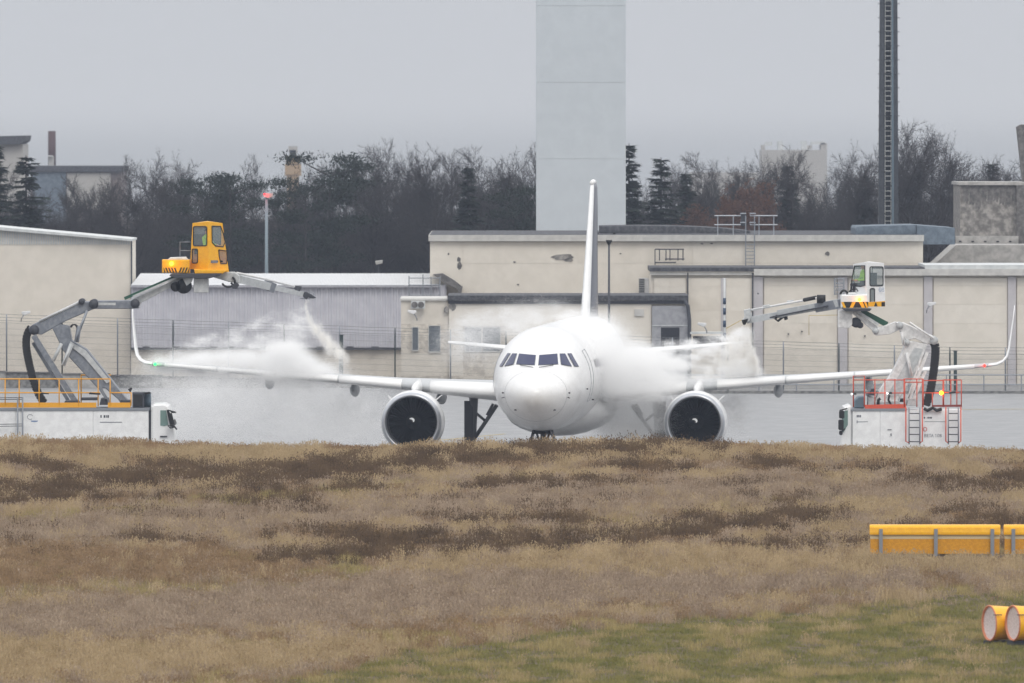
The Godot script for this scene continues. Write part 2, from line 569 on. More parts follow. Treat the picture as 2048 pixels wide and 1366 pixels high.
func buildings():
	# ---- beige hall at the left with a shallow pitched metal roof
	var d := 572.0
	var t := thing("beige_hall", "tall beige hall with pale ribbed roof edge sloping down behind the lifting arm", "building", base_at(100, d))
	var st := mb()
	plate(st, [[-260, ground_row(d)], [-260, 432], [0, 458], [261, 481], [261, ground_row(d)]], d, d + 8.0, d)
	obj("wall", st, M.plaster, t)
	st = mb()
	plate(st, [[-260, 428], [0, 454], [263, 478], [263, 482], [0, 460], [-260, 434]], d - 0.5, d + 8.4, d)
	obj("roof", st, M.sheet_pale, t)
	st = mb()
	# ribbed metal gable under the roof edge
	for i in 62:
		var x0 := -40.0 + i * 4.85
		var top := 461.0 + (x0 / 262.0) * 22.0
		if x0 < 258:
			slab(st, x0, x0 + 3.1, top, 489, d - 0.05, 0.06)
	obj("gable_sheet", st, M.sheet_pale, t)
	st = mb()
	slab(st, 261.5, 264.5, 482, ground_row(d), d - 0.12, 0.12)
	obj("downpipe", st, M.dark_grey, t)

	# ---- grey ribbed shed with a snow white roof
	d = 570.5
	t = thing("ribbed_shed", "long lilac grey ribbed metal shed with white roof on a beige base", "building", base_at(580, d))
	st = mb()
	slab(st, 262, 893, 575, 700, d + 0.15, 17.0)
	obj("frame", st, M.sheet_lilac, t)
	st = mb()
	ribbed(st, 263, 892, 570, 696, d, 0.3, 0.06)
	obj("wall_sheet", st, M.sheet_lilac, t)
	st = mb()
	slab(st, 262, 806, 700, ground_row(d), d + 0.25, 16.0)
	obj("base_wall", st, M.plaster_3, t)
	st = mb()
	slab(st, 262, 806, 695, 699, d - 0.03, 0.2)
	obj("dark_gap_strip", st, M.felt, t)  # darkness of the gap under the sheeting, put in as a dark strip
	for px in [292, 352, 428, 463, 528, 556, 640, 700, 750]:
		st = mb()
		slab(st, px - 7, px + 7, 693, 700, d - 0.16, 0.2)
		obj("dark_block", st, M.dark_grey, t)  # small dark blocks for the dark spots along the gap
	st = mb()
	# corrugated roof, eave towards the apron
	var e0 := at(261, 571.5, d)
	var e1 := at(880, 571.5, d)
	var r0 := at(261, 547.5, d + 15.0)
	var n := 210
	for i in n:
		var u0 := i / float(n)
		var u1 := (i + 0.5) / float(n)
		var u2 := (i + 1) / float(n)
		for s in [[u0, u1, 0.0, 0.05], [u1, u2, 0.05, 0.0]]:
			var p := []
			for w in [[s[0], s[2]], [s[1], s[3]]]:
				p.append(Vector3(lerpf(e0.x, e1.x, w[0]), e0.y + w[1], e0.z + 0.35))
				p.append(Vector3(lerpf(e0.x, e1.x * 1.02, w[0]), r0.y + w[1], r0.z))
			quad(st, p[0], p[1], p[3], p[2], Vector3.UP)
	obj("roof", st, M.sheet_white, t)
	st = mb()
	slab(st, 261, 880, 571.2, 574.5, d - 0.3, 0.3)
	obj("gutter", st, M.sheet_lilac, t)
	st = mb()
	# the torn dark end of the roof
	plate(st, [[866, 549], [885, 547], [910, 562], [925, 574], [921, 596], [915, 578], [890, 566]], d - 0.2, d + 2.0, d)
	obj("roof_end", st, M.concrete_dark, t)
	st = mb()
	for q in [[818, 552, 818, 600], [846, 549, 846, 600], [862, 553, 862, 600], [880, 553, 880, 600]]:
		tube(st, [at(q[0], q[1], d - 0.6), at(q[2], q[3], d - 0.6)], 0.03, 5)
	for q in [[818, 556, 880, 556], [818, 570, 880, 570], [818, 590, 880, 590]]:
		tube(st, [at(q[0], q[1], d - 0.6), at(q[2], q[3], d - 0.6)], 0.025, 5)
	obj("roof_railing", st, M.galvanised, t)

	# ---- big flat block behind
	d = 572.0
	var main_row := ground_row(d)
	t = thing("flat_roofed_block", "large beige flat roofed block with peeling plaster in front of the tower", "building", base_at(1350, d))
	st = mb()
	slab(st, 860, 1846, 483, main_row, d + 0.1, 24.0)
	obj("wall", st, M.plaster, t)
	panels(t, "wall_panel", 925, 1846, [483, 527, 590], 4, d, [M.plaster, M.plaster_2, M.plaster, M.plaster_2], 0.008)
	panels(t, "wall_panel", 860, 925, [483, 590, main_row], 1, d - 0.02, [M.plaster_2])
	st = mb()
	slab(st, 857, 1848, 470, 482.5, d - 0.3, 24.6)
	obj("parapet", st, M.fascia, t)
	st = mb()
	var roof_a := at(859, 469.6, d - 0.1)
	var roof_b := at(1846, 469.6, d - 0.1)
	block(st, Vector3(roof_a.x, roof_a.y - 0.05, -d - 24.0), Vector3(roof_b.x, roof_a.y + 0.012, -d - 0.1))
	obj("roof_covering", st, M.felt, t)
	# patches where the plaster has come off: shallow broken plates of the grey render
	for q in [[1126, 514, 21, 6.5], [1137, 520, 9, 3.5], [918, 519, 4, 5], [919, 532, 5, 8], [1029, 524, 2.5, 1.6], [1036, 569, 2.5, 1.6], [1241, 507, 2, 1.2], [1655, 507, 5, 4], [897, 508, 1.8, 2.2], [1404, 483.5 + 4, 3, 1.2], [1423, 487, 3, 1.2]]:
		st = mb()
		var pts := []
		for k in 14:
			var w := TAU * k / 14
			var rr := 1.0 + 0.35 * lump.get_noise_2d(q[0] * 3.0 + cos(w) * 1.3, q[1] + sin(w) * 1.3)
			pts.append([q[0] + cos(w) * q[2] * rr, q[1] + sin(w) * q[3] * rr])
		plate(st, pts, d - 0.035, d + 0.02, d)
		obj("bare_render_patch", st, M.concrete if q[2] > 8 else M.concrete_dark, t)
	# roof ladder with its guard rail
	st = mb()
	for px in [1491.5, 1509]:
		tube(st, [at(px, 431, d - 0.3), at(px, 531, d - 0.3)], 0.035, 6)
	for k in 7:
		tube(st, [at(1491.5, 489 + k * 7, d - 0.3), at(1509, 489 + k * 7, d - 0.3)], 0.02, 5)
	obj("ladder", st, M.galvanised, t)
	st = mb()
	for y in [431.5, 449.5]:
		tube(st, [at(1429, y, d - 0.1), at(1481, y, d - 0.1), at(1481, y - 4.5, d - 0.1), at(1492, y - 4.5, d - 0.3)], 0.04, 6)
		tube(st, [at(1555, y, d - 0.1), at(1500, y, d - 0.1), at(1500, y - 4.5, d - 0.1), at(1511, y - 4.5, d - 0.3)], 0.04, 6)
	for px in [1435.5, 1466.5, 1518, 1547.5]:
		tube(st, [at(px, 431.5, d - 0.1), at(px, 470, d - 0.1)], 0.035, 6)
	obj("guard_rail", st, M.steel, t)
	st = mb()
	slab(st, 1482, 1491, 428, 452, d - 0.05, 0.04)
	obj("hatch_plate", st, M.dark_grey, t)
	st = mb(true)
	# low curved dark roof behind the parapet
	var arc := []
	for k in 2:
		var ring := []
		for i in 15:
			var u := i / 14.0
			ring.append(at(1200 + u * 300, 471 - 19.0 * sqrt(maxf(0.0, 1.0 - pow(u * 1.25 - 0.35, 2.0))), d + 6.0 + k * 9.0))
		arc.append(ring)
	loft(st, arc, false, false, false)
	var cap := []
	for i in 15:
		cap.append([1200 + i / 14.0 * 300, 471 - 19.0 * sqrt(maxf(0.0, 1.0 - pow(i / 14.0 * 1.25 - 0.35, 2.0)))])
	cap.append([1500, 475])
	cap.append([1200, 475])
	plate(st, cap, d + 5.98, d + 14.5, d + 6.0)
	obj("curved_roof", st, M.felt, t)
	st = mb()
	slab(st, 1192, 1197, 465, 470, d + 1.0, 0.2)
	obj("roof_vent", st, M.black, t)
	st = mb()
	slab(st, 1226, 1231, 465, 470, d + 1.0, 0.2)
	obj("roof_vent", st, M.black, t)
	st = mb()
	plate(st, [[1712, 457], [1715, 453], [1832, 450], [1834, 470], [1712, 471]], d + 0.5, d + 9.0, d)
	plate(st, [[1834, 450.5], [1910, 456], [1910, 489], [1846, 489], [1846, 472], [1834, 470]], d + 0.2, d + 9.0, d)
	obj("roof_membrane", st, M.membrane, t)
	# short railing and hatch on the step of the roof
	st = mb()
	for px in [1310, 1319, 1332, 1340, 1356, 1366]:
		tube(st, [at(px, 498.5, d - 0.6), at(px, 530 if px < 1316 else 521, d - 0.6)], 0.03, 5)
	for q in [[1310, 498.5, 1368], [1310, 525, 1352], [1330, 518, 1369]]:
		tube(st, [at(q[0], q[1], d - 0.6), at(q[2], q[1], d - 0.6)], 0.035, 5)
	obj("step_railing", st, M.dark_grey, t)

	# ---- row of garage bays at the right
	d = 562.0
	var g0 := ground_row(d)
	t = thing("garage_row", "long low beige garage row with lilac grey pilasters behind the white cab", "building", base_at(1700, d))
	st = mb()
	slab(st, 1302, 2330, 550, g0, d + 0.12, 9.0)
	obj("wall", st, M.plaster_3, t)
	var posts := [1376, 1507, 1676, 1848, 2016, 2186]
	var wide := [0, 19, 19, 17, 16, 18]
	for k in posts.size() - 1:
		var x0: float = posts[k] + wide[k]
		var x1: float = posts[k + 1]
		if k == 0:
			panels(t, "door_panel", 1376, 1442, [556, 572, 622, 672, 722, g0], 1, d, [M.plaster, M.plaster_2, M.plaster_3])
			panels(t, "door_panel", 1452, 1505, [556, 572, 622, 672, 722, g0], 1, d, [M.plaster_2, M.plaster, M.plaster_3])
			continue
		panels(t, "door_panel", x0 + 2, x1 - 1, [556, 571, 609, 647, 685, 716, 747, g0], 1, d, [M.plaster, M.plaster_2, M.plaster_3, M.plaster])
	panels(t, "wall_panel", 1308, 1372, [556, 574, 610], 2, d, [M.plaster_2, M.plaster])
	for k in range(1, posts.size()):
		st = mb()
		slab(st, posts[k], posts[k] + wide[k], 553, g0, d - 0.14, 0.25)
		obj("pilaster", st, M.pilaster, t)
	st = mb()
	slab(st, 1442, 1452, 556, g0, d - 0.04, 0.1)
	obj("pilaster", st, M.pilaster, t)
	for px in [1505.5, 1376.0]:
		st = mb()
		slab(st, px - 1.5, px + 1.0, 545, g0 - 4, d - 0.2, 0.06)
		obj("downpipe", st, M.dark_grey, t)
	st = mb()
	slab(st, 1300, 1850, 535, 543.5, d - 0.25, 9.4)
	obj("roof_edge", st, M.felt, t)
	st = mb()
	slab(st, 1300, 1505, 544.5, 550, d - 0.16, 0.3)
	slab(st, 1508, 2330, 538, 551, d - 0.45, 0.55)
	obj("fascia", st, M.fascia, t)
	st = mb()
	slab(st, 1850, 2330, 530, 538.5, d - 0.33, 9.4)
	obj("roof_edge", st, M.sheet_pale, t)
	for q in [[1516, 587], [1577, 668], [1730, 672], [1604, 663]]:
		st = mb()
		slab(st, q[0] - 1.4, q[0] + 1.4, q[1] - 1.4, q[1] + 1.4, d - 0.16, 0.1)
		obj("anchor", st, M.dark_grey, t)
	st = mb()
	for px in [1669, 1688]:
		tube(st, [at(px, 556, d - 0.45), at(px, 590, d - 0.45)], 0.03, 5)
	for k in 5:
		tube(st, [at(1669, 558 + k * 7.5, d - 0.45), at(1688, 558 + k * 7.5, d - 0.45)], 0.02, 5)
	obj("wall_ladder", st, M.galvanised, t)

	# ---- low building in the middle, behind the airliner
	d = 554.0
	var m0 := ground_row(d)
	t = thing("low_building", "low stained beige building with dark roof felt behind the airliner", "building", base_at(1090, d))
	st = mb()
	slab(st, 802, 896, 600, m0, d + 0.3, 8.0)
	slab(st, 896, 1376, 606, m0, d + 0.12, 8.0)
	obj("wall", st, M.stained, t)
	panels(t, "wall_panel", 802, 896, [601, 648, 706, 752, m0], 1, d + 0.2, [M.stained, M.plaster_3])
	panels(t, "wall_panel", 1012, 1303, [608, 652, 706, 752, m0], 3, d, [M.plaster_2, M.plaster, M.plaster_3])
	panels(t, "wall_panel", 898, 926, [608, 652, 706, 752, m0], 1, d, [M.plaster_2, M.stained])
	panels(t, "wall_panel", 926, 1012, [608, 652], 1, d, [M.plaster_2])
	panels(t, "wall_panel", 926, 1012, [706, 752, m0], 2, d, [M.stained, M.plaster_3])
	st = mb()
	slab(st, 800, 897, 597, 601, d + 0.05, 8.3)
	obj("roof_edge", st, M.fascia, t)
	st = mb()
	slab(st, 895, 1377, 591, 601, d - 0.3, 8.6)
	obj("roof_felt", st, M.felt, t)
	st = mb()
	slab(st, 897, 1375, 601.4, 607.5, d - 0.12, 0.5)
	obj("roof_fascia", st, M.dark_grey, t)
	for q in [[825, 836, 655, 700], [858, 880, 652, 703], [930, 962, 655, 702], [966, 1000, 655, 702]]:
		st = mb()
		slab(st, q[0], q[1], q[2], q[3], d + 0.02 if q[0] > 900 else d + 0.16, 0.06)
		var w := obj("window", st, M.window_glass, t)
		st = mb()
		var dd: float = d - 0.04 if q[0] > 900 else d + 0.1
		for f in [[q[0] - 1.5, q[0], q[2] - 1.5, q[3] + 1.5], [q[1], q[1] + 1.5, q[2] - 1.5, q[3] + 1.5], [q[0], q[1], q[2] - 1.5, q[2]], [q[0], q[1], q[3], q[3] + 2.5]]:
			slab(st, f[0], f[1], f[2], f[3], dd, 0.12)
		obj("frame", st, M.fascia, w)
	st = mb()
	slab(st, 1304, 1376, 612, m0, d - 0.2, 0.35)
	obj("grey_portal", st, M.grey_door, t)
	st = mb()
	slab(st, 1322, 1359, 655, 716, d - 0.23, 0.05)
	obj("portal_window", st, M.window_dark, t)
	st = mb()
	slab(st, 1304, 1376, 650.5, 652, d - 0.24, 0.06)
	obj("portal_rail", st, M.sheet_pale, t)
	st = mb()
	tube(st, [at(1368, 600, d - 0.45), at(1376, 612, d - 0.45), at(1379, 640, d - 0.45), at(1379, m0, d - 0.45)], 0.10, 8)
	obj("drain_pipe", st, M.dark_grey, t)
	st = mb()
	slab(st, 1269, 1288, 618.5, 632, d - 0.1, 0.14)
	obj("vent_grille", st, M.fascia, t)
	st = mb()
	slab(st, 1380, 1446, 664, 668, d - 0.6, 1.2)
	obj("canopy", st, M.sheet_pale, t)
	st = mb()
	slab(st, 1386, 1442, 672, 688, d - 0.1, 0.1)
	obj("canopy_window", st, M.window_dark, t)
	for q in [[905, 612, 7, 9], [893, 620, 5, 7]]:
		st = mb()
		var pts := []
		for k in 12:
			var w := TAU * k / 12
			var rr := 1.0 + 0.4 * lump.get_noise_2d(q[0] + cos(w), q[1] + sin(w))
			pts.append([q[0] + cos(w) * q[2] * rr, q[1] + sin(w) * q[3] * rr])
		plate(st, pts, d - 0.03, d + 0.1, d)
		obj("bare_render_patch", st, M.concrete, t)

	# ---- concrete bunker and slanting beam at the right edge
	d = 590.0
	t = thing("concrete_block", "stained grey concrete block with a projecting cap above the garage row", "building", base_at(2000, d))
	st = mb()
	slab(st, 1920, 2300, 368, 476, d, 9.0)
	obj("wall", st, M.concrete, t)
	st = mb()
	slab(st, 1917, 2300, 364, 370, d - 0.2, 9.4)
	obj("cap", st, M.concrete_light, t)
	st = mb()
	slab(st, 2033, 2050, 370, 540, d - 0.35, 0.35)
	obj("buttress", st, M.concrete_dark, t)
	st = mb()
	slab(st, 1912, 2037, 472, 489, d - 0.5, 0.8)
	obj("ledge", st, M.concrete_light, t)
	for k in 5:
		st = mb()
		slab(st, 1918 + k * 25, 1923 + k * 25, 481.5, 484, d - 0.53, 0.06)
		obj("ledge_slot", st, M.black, t)
	st = mb()
	plate(st, [[1868, 530], [1912, 490], [2300, 490], [2300, 548], [1868, 548]], d - 8.0, d - 1.0, d - 8.0)
	obj("sloping_base", st, M.concrete_light, t)
	st = mb()
	for k in 9:
		# dark runs of rain dirt with ragged lower ends
		var x0 := 1926.0 + k * 12.0
		var y1 := 392.0 + 26.0 * absf(lump.get_noise_1d(k * 7.7)) + rng.randf() * 12.0
		plate(st, [[x0, 371], [x0 + 12, 371], [x0 + 11.5, y1 - 3], [x0 + 8, y1 + 5], [x0 + 5, y1 - 1], [x0 + 1, y1 + 3]], d - 0.012, d + 0.03, d)
	obj("rain_stain", st, M.concrete_dark, t)
	t = thing("concrete_beam", "slanting grey concrete beam rising behind the stained concrete block", "beam", base_at(2060, d + 4))
	st = mb()
	plate(st, [[2034, 254], [2042, 249], [2110, 249], [2110, 258], [2048, 260], [2062, 364], [2046, 364]], d + 3.0, d + 4.5, d + 3.0)
	obj("beam", st, M.concrete_dark, t)
	st = mb()
	slab(st, 2052, 2110, 362, ground_row(d + 3), d + 3.2, 1.0)
	obj("support", st, M.concrete, t)

	# ---- pale tower
	d = 620.0
	t = thing("pale_tower", "plain pale blue grey tower shaft rising out of the picture", "tower", base_at(1162, d))
	var rows := [ground_row(d) + 2, 470, 318, 165, 12, -141, -294, -447, -600, -753, -906]
	for k in rows.size() - 1:
		st = mb()
		var a := at(1072.5, rows[k] - 0.15, d)
		var b := at(1251.5, rows[k + 1] + 0.15, d)
		prism(st, PackedVector2Array([Vector2(a.x, a.y), Vector2(b.x, a.y), Vector2(b.x, b.y), Vector2(a.x, b.y)]), -d, -d - 5.4, 0.01)
		obj("shaft_segment", st, M.tower, t)
	st = mb()
	slab(st, 1075, 1249, -905, ground_row(d), d + 0.05, 5.2)
	obj("core", st, M.concrete_light, t)

	# ---- small fittings on the buildings
	d = 571.0
	t = thing("air_conditioner", "white outdoor air conditioning unit with louvres on the roof step", "air conditioner", at(1290, 590, d))
	st = mb()
	plate(st, [[1296, 556], [1302, 557], [1308, 566], [1309, 590], [1278, 590], [1278, 556]], d - 0.9, d - 0.2, d)
	obj("housing", st, M.sheet_white, t)
	for k in 9:
		st = mb()
		slab(st, 1277.5, 1289, 557.5 + k * 3.6, 559.3 + k * 3.6, d - 0.95, 0.06)
		obj("louvre", st, M.dark_grey, t)
	st = mb()
	tube(st, [at(1312, 545, d - 0.5), at(1314, 575, d - 0.5), at(1316, 590, d - 0.5)], 0.07, 6)
	obj("pipe", st, M.dark_grey, t)
	t = thing("air_conditioner", "two fan air conditioning unit on the stained wall above the narrow windows", "air conditioner", at(836, 618, 553.6))
	st = mb()
	slab(st, 822, 850, 602, 617, 553.6, 0.4)
	obj("housing", st, M.sheet_pale, t)
	for px in [829, 842]:
		st = mb()
		lathe(st, at(px, 609.5, 553.58), Basis.IDENTITY, [[0.0, 0.17], [0.03, 0.17], [0.03, 0.0]], 16)
		obj("fan_guard", st, M.concrete_dark, t)

func far_buildings():
	var d := 1150.0
	var t := thing("distant_works", "hazy distant works with dark flat roof and brick corner beyond the trees", "building", base_at(150, d))
	var st := mb()
	slab(st, 62, 242, 342, ground_row(d), d, 18.0)
	obj("wall", st, M.brick_far, t)
	st = mb()
	slab(st, 60, 245, 332, 343, d - 0.6, 19.0)
	obj("roof", st, M.felt, t)
	st = mb()
	slab(st, 66, 132, 344, 450, d - 0.3, 0.6)
	obj("blue_front", st, M.membrane, t)
	st = mb()
	slab(st, 134, 221, 346, 420, d - 0.2, 0.5)
	obj("pale_front", st, M.far_white, t)
	t = thing("brick_chimney", "distant brown brick chimney with white base rising above the flat roof", "chimney", base_at(103, d + 20))
	st = mb(true)
	tube(st, [at(104, 335, d + 22), at(104, 262, d + 22)], [0.46, 0.44], 14)
	obj("shaft", st, plain(Color(0.33, 0.25, 0.25), 0.9), t)
	st = mb()
	slab(st, 97, 107, 313, 331, d + 19, 1.5)
	obj("base_house", st, M.far_white, t)
	st = mb()
	slab(st, 96, 105, 311, 313, d + 18.5, 2.0)
	obj("base_roof", st, M.sheet_white, t)
	st = mb()
	slab(st, 99, 109, 331, ground_row(d + 20), d + 21, 1.0)
	obj("pedestal", st, M.brick_far, t)
	d = 1050.0
	t = thing("distant_house", "distant white house with dark overhanging roof behind the fir at the hall", "building", base_at(10, d))
	st = mb()
	slab(st, -80, 46, 288, ground_row(d), d, 12.0)
	obj("wall", st, M.far_white, t)
	st = mb()
	plate(st, [[-80, 274], [52, 271], [50, 282], [40, 289], [-80, 289]], d - 0.8, d + 12.0, d)
	obj("roof", st, M.felt, t)
	d = 1400.0
	t = thing("distant_tower", "faint ochre stepped tower with white top far beyond the wood", "tower", base_at(586, d))
	for q in [[577, 595, 292, 305, M.far_white], [579, 592, 300, 316, M.concrete_dark], [572, 599, 312, 330, M.gold], [570, 602, 328, 352, M.gold], [574, 598, 350, ground_row(1400.0), M.gold]]:
		st = mb()
		slab(st, q[0], q[1], q[2], q[3], d, metres(q[1] - q[0], d))
		obj("storey", st, q[4], t)
	d = 1500.0
	t = thing("distant_plant", "pale hazy industrial block with rooftop units far beyond the wood", "building", base_at(1590, d))
	st = mb()
	slab(st, 1523, 1654, 300, ground_row(d), d, 14.0)
	obj("wall", st, M.far_white, t)
	for q in [[1523, 1530, 290, 300], [1530, 1544, 284, 290], [1556, 1566, 282, 300], [1603, 1614, 282, 298], [1622, 1650, 283, 288], [1641, 1654, 286, 299], [1614, 1624, 291, 297]]:
		st = mb()
		slab(st, q[0], q[1], q[2], q[3] + 1, d + 1.0, 5.0)
		obj("roof_unit", st, M.sheet_pale if q[2] < 285 else M.concrete_light, t)
	st = mb()
	slab(st, 1380, 1530, 345, ground_row(d), d + 30.0, 10.0)
	obj("low_wing", st, M.far_white, t)

# ---------------------------------------------------------------- fences
func fences():
	# perimeter fence, standing on a low wall at the left and on the ground at the right
	var t := thing("perimeter_fence", "tall wire mesh perimeter fence with barbed wire along the far edge of apron", "fence", Vector3(0, 0, -549))
	var posts := []
	for k in 25:
		var px := -98.0 + k * 111.0
		posts.append(px)
	var foot := func(px): return clampf(lerpf(742.0, 788.0, clampf((px - 0.0) / 1560.0, 0.0, 1.0)), 742.0, 788.0)
	var head := func(px): return lerpf(628.0, 684.0, clampf(px / 1600.0, -0.1, 1.2))
	var fd := func(px): return lerpf(556.0, 546.0, clampf(px / 2048.0, -0.1, 1.3))
	for px in posts:
		var st := mb(true)
		tube(st, [at(px, foot.call(px) + 3, fd.call(px)), at(px, head.call(px) + 14, fd.call(px)), at(px, head.call(px), fd.call(px))], [0.045, 0.045, 0.03], 6)
		obj("post", st, M.fence_green if int(px) % 2 == 0 else M.galvanised, t)
	for q in [[683, 671, 756], [1911, 703, 789]]:
		var st := mb()
		slab(st, q[0] - 3.2, q[0] + 3.2, q[1], q[2] + 2, fd.call(q[0]) - 0.1, 0.16)
		var g := obj("gate_post", st, M.fence_green, t)
		st = mb()
		slab(st, q[0] - 4.2, q[0] + 4.2, q[1] - 1.5, q[1], fd.call(q[0]) - 0.12, 0.2)
		obj("cap", st, M.fence_green, g)
	for f in [0.0, 0.07, 0.14]:
		var st := mb()
		for k in posts.size() - 1:
			var a := at(posts[k], head.call(posts[k]) + f * 100.0 * 0.9, fd.call(posts[k]))
			var b := at(posts[k + 1], head.call(posts[k + 1]) + f * 100.0 * 0.9, fd.call(posts[k + 1]))
			tube(st, [a, (a + b) * 0.5 - Vector3(0, 0.02, 0), b], 0.009, 4, false)
		obj("barbed_wire", st, M.wire, t)
	var mesh := mb()
	for r in 9:
		for k in posts.size() - 1:
			var u := 0.15 + 0.85 * r / 8.0
			var ya := lerpf(head.call(posts[k]), foot.call(posts[k]), u)
			var yb := lerpf(head.call(posts[k + 1]), foot.call(posts[k + 1]), u)
			tube(mesh, [at(posts[k], ya, fd.call(posts[k])), at(posts[k + 1], yb, fd.call(posts[k + 1]))], 0.006, 3, false)
	for k in 2400:
		var px := -98.0 + k * 1.11
		var dd: float = fd.call(px)
		tube(mesh, [at(px, foot.call(px), dd), at(px, head.call(px) + 16.0, dd)], 0.0024, 3, false)
	var m := obj("wire_mesh", mesh, M.wire, t)
	m.set_meta("kind", "stuff")
	# low retaining wall under its left half
	t = thing("retaining_wall", "low grey concrete retaining wall under the fence behind the de-icing truck", "wall", base_at(300, 556))
	for k in 10:
		var st := mb()
		var x0 := -200.0 + k * 105.0
		var y: float = foot.call(x0 + 50.0)
		slab(st, x0 + 0.5, x0 + 104.5, y + 2.0, ground_row(555.0), 555.0, 0.4)
		obj("wall_segment", st, M.concrete_light if k % 2 else M.kerb, t)
	var st := mb()
	for k in 10:
		var x0 := -200.0 + k * 105.0
		var y: float = foot.call(x0 + 50.0)
		slab(st, x0, x0 + 105, y, y + 2.0, 554.9, 0.6)
	obj("coping", st, M.concrete_dark, t)
	# pipe railing in front of the garages
	t = thing("pipe_railing", "two rail grey pipe railing on a kerb in front of the garages", "railing", base_at(1750, 543))
	for k in 12:
		st = mb()
		var px := 1368.0 + k * 75.0
		tube(st, [at(px, 790, 543), at(px, 750, 543)], 0.035, 6)
		var p := obj("post", st, M.galvanised, t)
		st = mb()
		slab(st, px - 3, px + 3, 786.5, 789, 542.9, 0.2)
		obj("foot_plate", st, M.kerb, p)
	for y in [750, 769]:
		st = mb()
		tube(st, [at(1330, y, 543), at(2250, y, 543)], 0.035, 6)
		obj("rail", st, M.galvanised, t)
	st = mb()
	block(st, Vector3(6.5, -0.1, -543.4), Vector3(45, 0.14, -542.9))
	obj("kerb", st, M.kerb, t)

func street_lamp(px: float, py: float, d: float, label: String, flip: float, arm := true):
	# a lamp head on a short bracket
	var t := thing("wall_lamp", label, "lamp", at(px, py, d))
	var st := mb()
	plate(st, [[px - 8 * flip, py - 6], [px + 8 * flip, py - 7], [px + 9 * flip, py - 3], [px - 3 * flip, py + 2], [px - 9 * flip, py - 2]], d - 0.2, d + 0.15, d, 0.02)
	obj("lamp_head", st, M.sheet_white, t)
	if arm:
		st = mb()
		tube(st, [at(px - 4 * flip, py, d), at(px - 9 * flip, py + 8, d), at(px - 10 * flip, py + 14, d + 0.5)], 0.03, 6)
		obj("bracket", st, M.galvanised, t)

